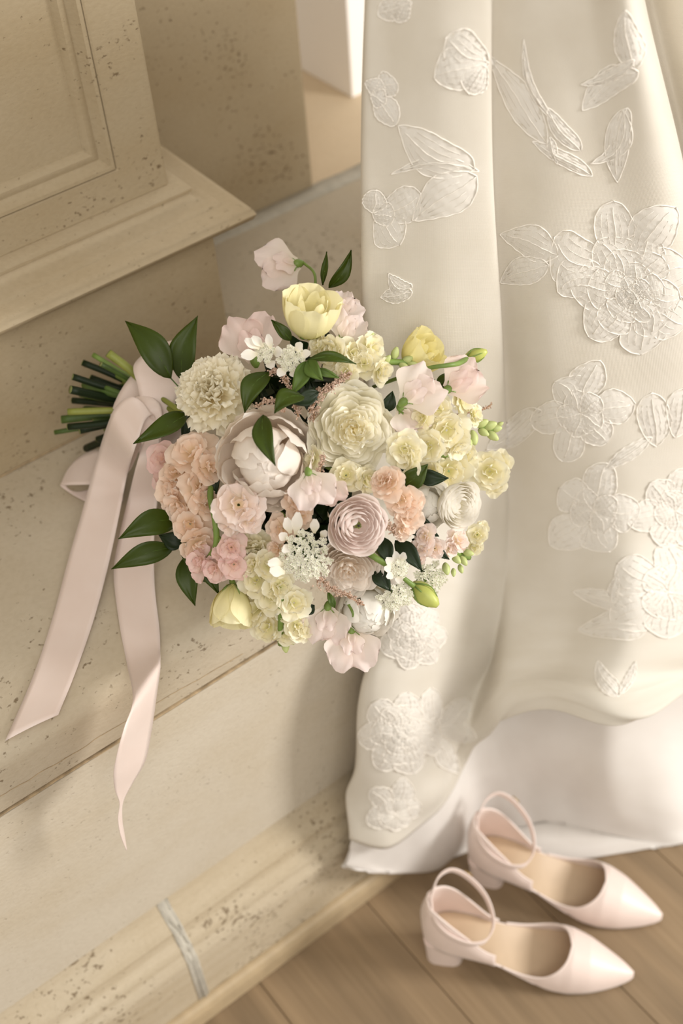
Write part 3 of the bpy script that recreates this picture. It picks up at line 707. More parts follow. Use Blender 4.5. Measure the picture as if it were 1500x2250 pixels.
def leaf(base, tip, wpx, bend=0, dz=0, d1=None, roll=0, mat=None, fold=.25, stalk=0, tipw=0, arch=.12):
    """pointed leaf from pixel base to pixel tip"""
    db = D(*base) + dz; dt = (db if d1 is None else D(*base) + d1)
    P0, P1 = at(*base, db), at(*tip, dt); ax = P1 - P0; L = np.linalg.norm(ax); ax = ax / L
    nn = unit(TC - ax * (TC @ ax)); sd = np.cross(nn, ax); r = math.radians(roll)
    nn, sd = nn * math.cos(r) + sd * math.sin(r), sd * math.cos(r) - nn * math.sin(r)
    W_ = wpx * db / FPX; nt, ns = 15, 7; V = []; T = []
    for i in range(nt):
        t = i / (nt - 1); h = W_ / 2 * (math.sin(PI * t ** .82) ** .9 * (1 - .42 * t ** 2.2) * 1.12)
        mid = P0 + ax * L * t + sd * (bend * L * math.sin(PI * t) + bend * .6 * L * (t ** 3)) + nn * arch * L * math.sin(PI * t)
        for j in range(ns):
            s = 2 * j / (ns - 1) - 1; V.append(mid + sd * s * h * math.cos(fold * abs(s)) + nn * (abs(s) ** 1.4 * h * fold + .0006 * math.sin(j * 1.9 + i * .5))); T.append(t)
    o = obj('ruscus_leaf', V, gridf(nt, ns), mat or LEAF, bouquet, t=T)
    m_ = o.modifiers.new('thick', 'SOLIDIFY'); m_.thickness = .0005
    if stalk:
        e = P0 - ax * stalk * db / FPX + nn * .001; Vt, Ft = tube([P0 + ax * L * .05, P0, e], .0007, 6, n=8); obj('stalk', Vt, Ft, STEMD, o)
    Vt, Ft = tube([V[i * ns + 3] + nn * .0002 for i in range(0, nt, 2)], [.0006, .0005, .0005, .0004, .0004, .0003, .0002, .0002], 5); obj('midrib', Vt, Ft, LEAFL if mat is None else mat, o)
    return o
def lace_flower(u, v, R, label, petals=(), dz=-.012, n_=26, stem=None, tilt=None):
    d = D(u, v) + dz; P = at(u, v, d); F = frame(u, v, tilt); Rm = R * d / FPX
    st = MB(); fl = MB(); root = P - F[:, 2] * Rm * .9
    for i in range(n_):
        rr = math.sqrt((i + .5) / n_); a = i * GA; c = P + F @ np.array([rr * math.cos(a) * Rm, rr * math.sin(a) * Rm, (.35 - .35 * rr * rr) * Rm + rng.normal() * .03 * Rm])
        st.add(*tube([root, (root + c) / 2 - F[:, 2] * .05 * Rm, c], .0005, 4, n=5))
        for k_ in range(9):
            r2 = math.sqrt((k_ + .4) / 9) * Rm * .19 * (26 / n_) ** .5; a2 = k_ * GA + i
            cc = c + F @ np.array([r2 * math.cos(a2), r2 * math.sin(a2), rng.normal() * .02 * Rm + .07 * Rm])
            st.add(*tube([c - F[:, 2] * .02 * Rm, cc], .00025, 3))
            F2 = frame(u, v, tuple(rng.normal(size=2) * .5 + np.array([math.cos(a), math.sin(a)]) * rr * .3))
            for q in range(5):
                an = q * 2 * PI / 5 + k_; rp = .0013 * rng.uniform(.8, 1.2)
                dirv = F2[:, 0] * math.cos(an) + F2[:, 1] * math.sin(an); pv = F2[:, 1] * math.cos(an) - F2[:, 0] * math.sin(an)
                fl.add([cc, cc + dirv * rp * .7 + pv * rp * .5 + F2[:, 2] * rp * .25, cc + dirv * rp * 1.3 + F2[:, 2] * rp * .1, cc + dirv * rp * .7 - pv * rp * .5 + F2[:, 2] * rp * .25], [(0, 1, 2, 3)], [0, .7, 1, .7])
    if stem: st.add(*tube([root] + [at(*q) for q in stem], .0016, 6, n=10))
    o = st.build('lace_flower', STEMG, bouquet, label=label)
    fl.build('tiny_flowers', GREENW, o, kind='stuff', smooth=False)
    for (bu, bv, tu, tv, wpx) in petals:
        P0, P1 = at(bu, bv, d - .002), at(tu, tv, d - .010); ax = P1 - P0; L = np.linalg.norm(ax); F3 = np.stack([ax / L, unit(np.cross(TC, ax)), np.zeros(3)], 1); F3[:, 2] = np.cross(F3[:, 0], F3[:, 1])
        V, f, t = petal(1.0, wpx * d / FPX / L, 12, -12, 0, 0, 0, cup=.5, base=.3, rnd=.2, notch=.06, ruf=.04, nt=8, ns=7)
        obj('petal', put(V, F3, P0, L), f, WHITEP, o, t=t)
    return o
def astilbe(pts, wpx, label, dz=-.012, n_=240, tw=None):
    """feathery plume along pixel points"""
    L = [at(u, v, D(u, v) + dz) for u, v in pts]; K = crom(L, 40); W_ = wpx * D(*pts[0]) / FPX
    tw_ = MB(); tw_.add(*tube(K, .0007, 5)); o = tw_.build('astilbe_plume', ASTB, bouquet, label=label); mb = MB(); side = MB()
    Tn = np.gradient(K, axis=0)
    oct_ = np.array([(1, 0, 0), (-1, 0, 0), (0, 1, 0), (0, -1, 0), (0, 0, 1), (0, 0, -1)], float); of = [(0, 2, 4), (2, 1, 4), (1, 3, 4), (3, 0, 4), (2, 0, 5), (1, 2, 5), (3, 1, 5), (0, 3, 5)]
    nb = int(len(K) * .8)
    for i in range(nb):
        t = i / nb; k_ = int(t * 39); ax = unit(Tn[k_]); q = unit(rng.normal(size=3)); q = unit(q - ax * (q @ ax) + ax * .7); bl = W_ * (1.05 - .8 * t) * rng.uniform(.6, 1.1)
        side.add(*tube([K[k_], K[k_] + q * bl], .0003, 3))
        for j in range(max(3, int(n_ / nb * 1.6 * (1.15 - .7 * t)))):
            p = K[k_] + q * bl * rng.uniform(.1, 1.05) + rng.normal(size=3) * .0011; s_ = .00085 * rng.uniform(.6, 1.3)
            mb.add(p + oct_ * s_ * rng.uniform(.7, 1.3, (6, 1)), of)
    side.build('twiglets', ASTB, o, kind='stuff'); mb.build('tiny_flowers', ASTI, o, kind='stuff', smooth=False)
    return o

# dark leafy heart behind the flowers
core = MB(); cc = at(690, 1010, DC - .012)
for i in range(420):
    z = 1 - 2 * (i + .5) / 420; a = i * GA; q = np.array([math.sqrt(1 - z * z) * math.cos(a), math.sqrt(1 - z * z) * math.sin(a), z])
    if z < -.12 or q[0] > .4: continue
    P = cc + (RV * q[0] * .082 + UV * q[1] * .112 + TC * q[2] * .085) * rng.uniform(.62, .9)
    F = np.stack([unit(rng.normal(size=3)), np.zeros(3), np.zeros(3)], 1); F[:, 1] = unit(np.cross(F[:, 0], q[0] * RV + q[1] * UV + q[2] * TC + .3 * rng.normal(size=3))); F[:, 2] = np.cross(F[:, 0], F[:, 1])
    V, f, t = petal(1, .5, 15, -15, 0, -.5, 0, cup=.4, base=.15, rnd=.6, nt=5, ns=4); core.add(put(V, F, P, rng.uniform(.03, .045)), f, t)
core.build('foliage_heart', DARKL, bouquet, kind='stuff', label='dark green leaves deep between the flowers')

# big blooms
garden_rose(774, 942, 96, CREAM, 'large cream garden rose with swirled centre', tilt=(.12, -.10))
peony(586, 1012, 110, BLUSHW, 'large blush white peony', tilt=(.05, -.30))
carnation(472, 866, 92, CARN, 'ruffled cream carnation', tilt=(-.2, .25))
ranunculus(780, 1152, 84, PINK, 'pale pink ranunculus with a dark green eye', tilt=(.30, -.12), dz=-.012)
ranunculus(1000, 1106, 70, WHITEP, 'white ranunculus turned to the right', tilt=(.75, -.35), dz=-.008, eye=False)
lisianthus(672, 742, 88, LEMON, 'open pale yellow lisianthus at the top', tilt=(.22, .95, .75))
lisianthus(890, 802, 70, LEMON2, 'yellow lisianthus at the upper right', tilt=(.75, .50, .55), dz=.02)
lisianthus(512, 1284, 77, LEMON, 'closed pale yellow lisianthus hanging over the ledge', closed=1., tilt=(-.05, -1.0, .25), dz=.0, stem=[(512, 1262, D(512, 1262) + .01), (540, 1180, D(540, 1180) + .05)])
peony(805, 1340, 72, WHITEP, 'white bloom at the bottom of the bouquet', dz=.015, tilt=(.1, -.7))
garden_rose(765, 1252, 70, BLUSHW, 'pale blush bloom under the pink ranunculus', dz=.006, tilt=(.0, -.5))
peony(932, 1112, 62, WHITEP, 'small white bloom beside the peach stock', dz=.016, tilt=(.2, -.1))
carnation(560, 1215, 58, CRSTK, 'pale cream ruffled bloom below the peony', dz=.018, tilt=(-.1, -.4))
sweet_pea(752, 748, 54, SWEET, 'white sweet pea right of the yellow lisianthus', ang=65, dz=-.002, tilt=(.2, .5))
# sweet peas
sweet_pea(652, 580, 72, SWEET, 'pale pink sweet pea standing out at the top', ang=198, dz=.0, tilt=(-.1, .2), stem=[(690, 600, D(690, 600) + .005), (693, 640, D(693, 640) + .03)])
sweet_pea(560, 790, 82, SWEETP, 'pink sweet pea behind the carnation', ang=100, dz=.045, tilt=(-.1, .3))
sweet_pea(888, 882, 72, SWEET, 'pale pink sweet pea right of the cream rose', ang=35, dz=-.012, tilt=(.1, .2))
sweet_pea(880, 900, 56, SWEET, 'small white sweet pea petal beside the cream rose', ang=-60, dz=.004, wings=False)
sweet_pea(678, 1040, 64, SWEET, 'blush sweet pea below the peony', ang=-72, dz=-.018, tilt=(0, -.2))
sweet_pea(722, 1062, 40, SWEETP, 'pink sweet pea above the pink ranunculus', ang=-60, dz=-.006, tilt=(0, -.2), wings=False)
sweet_pea(772, 1386, 72, SWEET, 'pale pink sweet pea hanging lowest', ang=-86, dz=.0, tilt=(.0, -.1), stem=[(776, 1350, D(776, 1350) - .004), (762, 1322, D(762, 1322) + .01)])
sweet_pea(720, 1335, 64, SWEET, 'cream pink sweet pea left of the lowest one', ang=-95, dz=.014, tilt=(-.1, -.3))
sweet_pea(984, 855, 68, SWEETP, 'pink sweet pea behind the cream stock', ang=30, dz=-.02, tilt=(.3, .2))
sweet_pea(735, 700, 54, SWEET, 'white sweet pea behind the yellow lisianthus', ang=40, dz=.0, tilt=(.2, .5))
# stocks
stock('peach stock with many florets at the left', PEACH, [(425, 1000, 42), (455, 1030, 34), (385, 1075, 38), (438, 1072, 40), (400, 1110, 38), (450, 1105, 30), (418, 1150, 36), (432, 1190, 40), (390, 1040, 30)],
      stem=[(468, 1020, D(468, 1060) + .012), (462, 1090, D(462, 1090) - .008), (472, 1140, D(472, 1140) - .014), (475, 1195, D(475, 1195) - .012), (458, 1228, D(458, 1228) - .006)])
stock('rosy tipped stock at the far left', ROSY, [(362, 1010, 34), (365, 1050, 28)], dz=.02)
stock('rosy pink stock tip below the peach stock', ROSY, [(447, 1235, 30), (476, 1248, 26), (513, 1240, 30), (508, 1202, 28), (488, 1215, 20)], stem=[(475, 1180, D(475, 1180) - .012), (497, 1200, D(497, 1200) - .006), (505, 1230, D(505, 1230))], dz=-.006)
stock('blush double stock beside the green stem', BLSTK, [(524, 1110, 46, .1, .1), (545, 1140, 28), (505, 1145, 26)], dz=-.010)
stock('cream stock at the lower left', CRSTK, [(590, 1245, 32), (565, 1275, 30), (612, 1285, 32), (560, 1240, 26)], dz=.004)
stock('pale yellow stock tip at the bottom', CRSTK, [(572, 1335, 32), (592, 1378, 32), (650, 1372, 30), (628, 1392, 24), (645, 1325, 30), (664, 1385, 24), (600, 1310, 30), (628, 1345, 22)], stem=[(618, 1290, D(618, 1290)), (617, 1340, D(617, 1340) - .012), (616, 1415, D(616, 1415) - .006)], buds=[(627, 1420, 17, .1, -1), (620, 1402, 12, -.5, -.6), (640, 1408, 12, .5, -.7)])
stock('cream stock spire at the right', CRSTK, [(980, 945, 42, .1, -.2), (944, 980, 36), (888, 985, 38, 0, -.2), (1008, 880, 30), (962, 900, 24), (930, 920, 22), (1000, 978, 28), (1038, 912, 24), (900, 1010, 30)],
      stem=[(920, 960, D(920, 960) + .01), (985, 920, D(985, 920) + .006), (1040, 930, D(1040, 930)), (1080, 945, D(1080, 945))], buds=[(1040, 962, 20, .2, -1), (1058, 930, 18, 1, .4), (1075, 935, 20, 1, .3), (1088, 942, 17, 1, .1), (1082, 958, 18, .8, -.6), (1098, 932, 10, 1, .5), (1030, 975, 15, 0, -1), (1062, 950, 16, .6, -.4)], dz=-.004)
stock('cream stock spire above the cream rose', CRSTK, [(735, 775, 32), (772, 778, 32), (812, 768, 28), (800, 800, 30), (832, 815, 26), (760, 815, 26), (705, 760, 22)],
      stem=[(740, 800, D(740, 800) + .012), (820, 795, D(820, 795)), (905, 797, D(905, 797) - .004)], buds=[(868, 776, 17, .3, 1), (815, 742, 16, .2, 1), (895, 790, 16, 1, .4), (905, 800, 15, 1, 0), (888, 806, 15, .8, -.6), (850, 790, 14, .5, .6)])
stock('peach stock right of the pink ranunculus', PEACH, [(855, 1062, 34), (880, 1098, 36), (893, 1132, 32), (842, 1058, 24), (905, 1100, 24), (883, 1160, 20)], dz=-.008)
stock('small peach stock at the lower right', BLSTK, [(936, 1178, 24), (928, 1205, 22), (955, 1205, 20), (1002, 1188, 26), (985, 1205, 20), (920, 1222, 16)],
      stem=[(940, 1195, D(940, 1195)), (990, 1212, D(990, 1212)), (1030, 1225, D(1030, 1225))], buds=[(980, 1250, 17, .1, -.6), (1002, 1228, 16, .5, -.6), (1018, 1232, 15, .5, -.8), (1028, 1215, 15, .9, -.2), (1012, 1250, 12, .3, -1), (996, 1258, 11, 0, -1)], dz=-.004)
stock('small cream stock at the right edge', CRSTK, [(1048, 1175, 22), (1040, 1200, 18), (1058, 1160, 14)], dz=.012)
stock('blurred pale yellow stock at the far right', CRSTK, [(1075, 1035, 36), (1095, 1020, 24), (1085, 1060, 24)], stem=[(860, 985, DC), (960, 995, D(960, 995) + .03), (1050, 1028, DC + .02), (1075, 1035, DC + .03)], dz=.035)
stock('cream stock behind the right spire', CRSTK, [(985, 1035, 40), (1015, 1000, 30), (950, 1040, 30)], dz=.04)
stock('peach stock between the peony and the lace flower', PEACH, [(622, 1160, 28), (612, 1205, 24), (650, 1105, 24), (660, 1130, 24)], dz=.012)
stock('cream florets under the cream rose', CRSTK, [(760, 1045, 30), (800, 1055, 26), (690, 1010, 22)], dz=.012)
# lace flowers
lace_flower(672, 1222, 56, 'round white lace flower with green rays', [(650, 1175, 655, 1122, 26), (638, 1172, 628, 1135, 24), (690, 1172, 692, 1138, 22), (632, 1185, 612, 1172, 22), (622, 1240, 586, 1236, 28), (626, 1258, 590, 1252, 26), (705, 1180, 718, 1165, 18), (640, 1195, 620, 1215, 20)], n_=34, stem=[(630, 1140, D(630, 1140) + .01), (610, 1120, D(610, 1120) + .03)], dz=-.016)
lace_flower(583, 777, 22, 'small white lace flower with long petals', [(570, 766, 536, 744, 22), (578, 762, 552, 738, 20), (566, 778, 527, 782, 26), (594, 766, 588, 732, 18), (600, 775, 622, 772, 26), (590, 792, 600, 810, 24)], n_=12)
lace_flower(642, 790, 30, 'white lace flower above the leaves', [(650, 770, 664, 752, 20), (660, 780, 684, 775, 20), (626, 808, 610, 828, 22), (640, 812, 650, 830, 20)], n_=18)
lace_flower(876, 1248, 22, 'white lace flower with petals like rays', [(866, 1240, 846, 1226, 20), (872, 1234, 868, 1210, 18), (882, 1234, 888, 1212, 18), (862, 1250, 842, 1248, 18), (864, 1260, 848, 1270, 18), (876, 1266, 876, 1284, 18)], n_=10, stem=[(860, 1245, D(860, 1245) + .01), (806, 1216, D(806, 1216) + .012)], dz=-.014)
lace_flower(872, 1305, 34, 'fine lace flower at the lower right', n_=20, dz=.0)
lace_flower(840, 1325, 26, 'fine lace flower at the bottom', n_=12, dz=.004)
lace_flower(940, 1270, 40, 'blurred lace flower at the lower right edge', n_=18, dz=.02)
# astilbe
astilbe([(625, 905), (600, 880), (560, 893)], 15, 'dusty pink astilbe sprig over the dark leaf')
astilbe([(655, 915), (640, 860), (612, 815), (592, 822)], 17, 'dusty pink astilbe plume beside the leaves', dz=-.006, n_=320)
astilbe([(680, 905), (700, 870), (735, 840), (772, 822)], 24, 'dusty pink astilbe plume above the cream rose', dz=-.01, n_=420)
astilbe([(690, 925), (690, 880), (700, 855)], 16, 'dusty pink astilbe tuft beside the cream rose', dz=-.004)
astilbe([(685, 1240), (715, 1285), (755, 1305), (800, 1330)], 20, 'dusty pink astilbe plume at the bottom', dz=-.010, n_=420)
astilbe([(838, 1140), (855, 1160), (876, 1182)], 12, 'cream pink astilbe tip beside the pink ranunculus', dz=-.014, n_=140)
astilbe([(700, 1060), (705, 1020), (712, 1000)], 12, 'astilbe tuft between the peony and the rose', dz=.0, n_=140)
astilbe([(960, 925), (1000, 912), (1040, 905), (1065, 898), (1080, 888)], 5, 'tiny brown sprig at the right', dz=.02, n_=50)
# leaves
leaf((376, 832), (268, 712), 64, bend=-.10, dz=-.02, d1=-.02, stalk=25)
leaf((400, 838), (443, 697), 60, bend=.10, dz=.03, d1=.02)
leaf((412, 910), (288, 968), 52, bend=.12, dz=-.01, d1=-.03, roll=-25)
leaf((392, 1142), (264, 1195), 58, bend=-.14, dz=.0, d1=-.02, roll=12)
leaf((382, 1202), (248, 1258), 50, bend=-.10, dz=.0, d1=-.01, roll=12)
leaf((410, 1190), (350, 1172), 42, bend=.1, dz=.02, d1=.02, mat=DARKL)
leaf((360, 1140), (400, 1105), 30, dz=.03, d1=.03)
leaf((398, 1188), (472, 1312), 60, bend=.12, dz=-.004, d1=-.014)
leaf((415, 1215), (434, 1330), 50, bend=-.08, dz=.02, d1=.015)
leaf((445, 1255), (474, 1275), 34, dz=.03, d1=.03, mat=DARKL)
leaf((408, 975), (412, 890), 20, dz=.02, d1=.01, mat=DARKL)
leaf((578, 912), (612, 1021), 46, bend=-.10, dz=-.036, d1=-.052)
leaf((592, 818), (548, 912), 50, bend=-.18, dz=-.004, d1=-.012)
leaf((674, 794), (638, 866), 36, bend=.06, dz=-.026, d1=-.03, mat=LEAFL)
leaf((676, 792), (712, 834), 36, bend=-.10, dz=-.028, d1=-.034, mat=LEAFL)
leaf((676, 791), (782, 803), 27, bend=.05, dz=-.028, d1=-.02, roll=25)
leaf((690, 812), (745, 830), 18, dz=-.02, d1=-.018, mat=LEAFL)
leaf((668, 872), (610, 916), 46, bend=-.24, dz=-.028, d1=-.036, roll=-15)
leaf((700, 862), (630, 880), 34, bend=.1, dz=-.012, d1=-.016, mat=DARKL)
leaf((678, 905), (690, 850), 30, dz=-.004, d1=-.006, mat=DARKL)
leaf((722, 632), (766, 547), 32, bend=-.10, dz=.0, d1=-.01, roll=-20)
leaf((709, 626), (713, 553), 18, bend=-.14, dz=.005, d1=.0, roll=35)
leaf((640, 748), (596, 703), 26, dz=-.01, d1=-.015)
leaf((748, 718), (778, 694), 22, dz=.02, d1=.015)
leaf((885, 1068), (938, 1018), 46, bend=-.06, dz=-.006, d1=-.012)
leaf((820, 1042), (890, 1032), 16, dz=.0, d1=.0, mat=DARKL)
leaf((960, 850), (1000, 814), 28, dz=.0, d1=-.006)
leaf((868, 1188), (925, 1256), 40, bend=.05, dz=.004, d1=-.002, mat=DARKL)
leaf((838, 1180), (858, 1245), 36, dz=.006, d1=.002, mat=DARKL)
leaf((465, 1040), (475, 1085), 28, dz=.0, d1=.0, mat=DARKL)
leaf((890, 1150), (962, 1182), 44, bend=.08, dz=.012, d1=.008, mat=DARKL)
leaf((905, 1185), (985, 1232), 40, bend=.06, dz=.014, d1=.01, mat=DARKL)
leaf((915, 1045), (985, 1048), 36, bend=-.06, dz=.014, d1=.012, mat=DARKL)
leaf((820, 1255), (856, 1300), 36, bend=.06, dz=.012, d1=.01, mat=DARKL)
leaf((850, 905), (862, 860), 30, dz=.014, d1=.012, mat=DARKL)
leaf((690, 1330), (664, 1350), 26, dz=.006, d1=.006, mat=DARKL)
leaf((735, 1335), (720, 1300), 16, dz=.0, d1=.0, mat=LEAFL)
# buds on their own stems
def bud_stem(u, v, r, ax, ay, pts, label, mat, dz=0):
    pts = [(a, b_, c + dz) for a, b_, c in pts]
    V, F = tube([at(*q) for q in pts], np.linspace(.0016, .0024, len(pts)), 8, n=16); o = obj('bud_stem', V, F, STEMG, bouquet, label=label)
    bud_mesh('bud', u, v, r, ax, ay, mat, o, dz)
    d = D(u, v) - .006 + dz; b0 = at(u - ax * r, v + ay * r, d)
    for s in (-1, 0, 1):
        q = np.array([ax, ay]); p_ = np.array([-ay, ax]) * s * .7
        pts_ = [b0] + [at(u - ax * r * (1 - 1.1 * k_) + p_[0] * r * math.sin(k_ * 1.6) * .9, v + ay * r * (1 - 1.1 * k_) - p_[1] * r * math.sin(k_ * 1.6) * .9, d - .004 - .003 * (s == 0)) for k_ in (.4, .9, 1.5)]
        obj('sepal', *tube(pts_, [.001, .0008, .0005, .0003], 5, n=10), STEMG, o)
bud_stem(1045, 781, 25, .93, .34, [(820, 850, DC + .02), (930, 812, D(930, 812) + .03), (980, 803, D(980, 803)), (1005, 799, D(1005, 799) - .004), (1024, 789, D(1024, 789) - .006)], 'green lisianthus bud on a stalk at the upper right', BUDY, -.05)
bud_stem(933, 1307, 36, .76, -.66, [(800, 1180, DC), (850, 1235, D(850, 1235) + .03), (882, 1266, D(882, 1266)), (895, 1277, D(895, 1277) - .004), (908, 1287, D(908, 1287) - .006)], 'green lisianthus bud at the lower right', BUDY)
obj('green_stem', *tube([at(795, 1205, D(795, 1205) + .01), at(825, 1226, D(825, 1226) - .006), at(858, 1246, D(858, 1246) - .004)], .0026, 8, n=10), STEMG, bouquet)

# stem bundle to the left
TIE = (335, 905)
tie3 = np.array(ony(*TIE, .855))
ends = [(205, 780, 0), (182, 797, 1), (238, 776, 2), (258, 792, 2), (160, 828, 1), (155, 856, 1), (178, 868, 0), (150, 905, 2), (136, 922, 0), (121, 950, 1), (150, 938, 1), (188, 900, 0), (205, 925, 1), (215, 965, 3), (190, 985, 1), (222, 800, 1), (200, 830, 1), (185, 845, 0), (228, 850, 1), (160, 880, 1), (175, 945, 1), (245, 820, 0), (200, 880, 1), (230, 940, 1), (180, 915, 0), (270, 835, 2)]
for i, (u, v, c) in enumerate(ends):
    y = .915 + .028 * math.sin(i * 2.4)
    e = np.array(ony(u, v, y)); e[2] = max(e[2], ZL + .006)
    du, dv = (u - 190) * .10, (v - 885) * .38
    mid = np.array(ony(TIE[0] - 5 + du, TIE[1] + dv - 8, .862 + .022 * math.sin(i * 1.7)))
    hd = mid + (mid - e) * .55 + (at(520, 1000, DC + .03) - tie3) * .25
    r = .0024 + .0008 * ((i * 7) % 3)
    o = obj('stem', *tube([hd, mid, mid * .45 + e * .55 + np.array([0, 0, .002 * math.sin(i)]), e], r, 9, n=16), (STEMD, DARKL, STEMY, DARKL)[c] if i % 3 else (STEMG, STEMD, STEMY, DARKL)[c], bouquet)
    ax = unit(e - mid); obj('cut_end', *tube([e - ax * .0004, e + ax * .0006], r * .96, 9), CUT, o)
leaf((262, 845), (275, 872), 30, dz=.09, d1=.085, mat=LEAFL)

# ribbon
RIB = cloth('blush_satin_ribbon', [(.3, lin(240, 222, 212)), (.7, lin(243, 227, 218))], 900, .03, .38, .25, .16)
def strip(name, rows_, parent, n=60, ns=9, belly=.0, label=None):
    Lp = crom([r_[0] for r_ in rows_], n); Rp = crom([r_[1] for r_ in rows_], n); V = []
    for i in range(n):
        a, b = Lp[i], Rp[i]; ax = b - a; t = Lp[min(i + 1, n - 1)] - Lp[max(i - 1, 0)]; nn = np.cross(ax, t); ln = np.linalg.norm(nn); nn = nn / ln if ln > 1e-12 else TC
        if nn @ TC < 0: nn = -nn
        for j in range(ns):
            s = j / (ns - 1); V.append(a * (1 - s) + b * s + nn * belly * math.sin(PI * s) * math.sin(.35 + i * .22))
    uv_ = np.stack(np.broadcast_arrays(np.linspace(0, .1, ns)[None, :], np.linspace(0, 1, n)[:, None], np.zeros((n, ns))), 2).reshape(-1, 3)
    o = obj(name, V, gridf(n, ns), RIB, parent, uv=uv_, label=label)
    m_ = o.modifiers.new('thick', 'SOLIDIFY'); m_.thickness = .0005; return o
dt = depth(tie3)
# wrap round the stems
Vw = []; nw, kw = 9, 28; axw = unit(at(420, 960, dt - .02) - at(270, 880, dt + .02))
bw = unit(np.cross(axw, TC)); cw = np.cross(bw, axw)
for i in range(nw):
    t = i / (nw - 1); c_ = tie3 + axw * (t - .5) * .040; rr = .030 + .006 * abs(t - .5) * 2 + .0006 * math.sin(i * 2.2)
    for j in range(kw):
        q = 2 * PI * j / kw; Vw.append(c_ + bw * rr * 1.15 * math.cos(q) + cw * rr * .85 * math.sin(q))
wrap = obj('ribbon_wrap', Vw, gridf(nw, kw, True), RIB, bouquet, label='blush satin ribbon wound round the stems', uv=np.array(Vw))
m_ = wrap.modifiers.new('thick', 'SOLIDIFY'); m_.thickness = .0012
f_ = lambda u, v, d: np.array(at(u, v, d))
z_ = lambda u, v, z: np.array(onz(u, v, z))
yy_ = lambda u, v, y: np.array(ony(u, v, y))
# upright loop: front layer and back layer meeting at the fold
strip('ribbon_loop', [(f_(318, 945, dt - .036), f_(350, 955, dt - .036)), (f_(312, 905, dt - .045), f_(372, 925, dt - .043)), (f_(303, 850, dt - .045), f_(392, 862, dt - .045)), (f_(293, 805, dt - .035), f_(405, 815, dt - .035)),
      (f_(318, 775, dt - .020), f_(408, 775, dt - .022)), (f_(345, 755, dt - .004), f_(396, 745, dt - .006)), (f_(352, 770, dt + .008), f_(398, 760, dt + .006)), (f_(330, 850, dt + .004), f_(395, 850, dt + .004))], wrap, n=60, label='upright loop of the ribbon bow')
# low loop lying to the left
strip('ribbon_loop', [(f_(300, 940, dt - .03), f_(312, 975, dt - .03)), (z_(255, 985, ZL + .05), z_(280, 1040, ZL + .045)), (z_(205, 990, ZL + .035), z_(225, 1062, ZL + .03)), (z_(165, 1012, ZL + .022), z_(150, 1066, ZL + .020)), (z_(140, 1055, ZL + .014), z_(134, 1068, ZL + .012)),
      (z_(165, 1080, ZL + .006), z_(170, 1092, ZL + .006)), (z_(215, 1068, ZL + .004), z_(205, 1105, ZL + .004)), (z_(270, 1045, ZL + .006), z_(270, 1100, ZL + .006))], wrap, n=60, label='low loop of the ribbon bow')
# knot
strip('ribbon_knot', [(f_(296, 872, dt - .044), f_(330, 868, dt - .042)), (f_(300, 905, dt - .052), f_(352, 892, dt - .052)), (f_(308, 945, dt - .053), f_(356, 930, dt - .053)), (f_(312, 990, dt - .044), f_(352, 985, dt - .044))], wrap, n=30, belly=.003)
# tails
strip('ribbon_tail', [(f_(325, 925, dt - .050), f_(345, 930, dt - .050)), (f_(318, 892, dt - .056), f_(335, 912, dt - .058)), (f_(290, 872, dt - .058), f_(318, 925, dt - .064)), (f_(258, 890, dt - .05), f_(306, 960, dt - .066)), (f_(238, 930, dt - .042), f_(292, 1000, dt - .06)), (z_(212, 1010, ZL + .055), z_(278, 1050, ZL + .050)),
      (z_(182, 1120, ZL + .030), z_(258, 1150, ZL + .030)), (z_(150, 1230, ZL + .012), z_(236, 1250, ZL + .012)), (z_(118, 1350, ZL + .004), z_(205, 1365, ZL + .004)), (z_(75, 1480, ZL + .0025), z_(165, 1480, ZL + .0025)), (z_(12, 1628, ZL + .0025), z_(128, 1571, ZL + .0025))], wrap, n=90, belly=.0012, label='long ribbon tail lying flat on the ledge with a slanted cut end')
strip('ribbon_tail', [(f_(318, 965, dt - .048), f_(350, 960, dt - .048)), (f_(300, 1020, dt - .05), f_(352, 1020, dt - .05)), (z_(283, 1090, ZL + .035), z_(346, 1095, ZL + .035)), (z_(262, 1180, ZL + .016), z_(338, 1190, ZL + .016)), (z_(250, 1260, ZL + .006), z_(340, 1290, ZL + .006)), (z_(262, 1370, ZL + .003), z_(350, 1380, ZL + .004)), (z_(280, 1465, ZL + .003), z_(352, 1425, ZL + .006)),
      (yy_(292, 1535, .625), yy_(352, 1462, .655)), (yy_(272, 1600, .602), yy_(343, 1530, .640)), (yy_(257, 1655, .598), yy_(332, 1605, .637)), (yy_(249, 1700, .603), yy_(318, 1672, .632)), (yy_(252, 1735, .614), yy_(290, 1722, .628)), (yy_(262, 1765, .620), yy_(270, 1762, .624)),
      (yy_(259, 1800, .618), yy_(268, 1800, .624)), (yy_(264, 1835, .618), yy_(273, 1834, .624)), (yy_(277, 1869, .622), yy_(278, 1868, .623))], wrap, n=130, belly=.0006, label='twisted ribbon tail falling over the ledge edge')

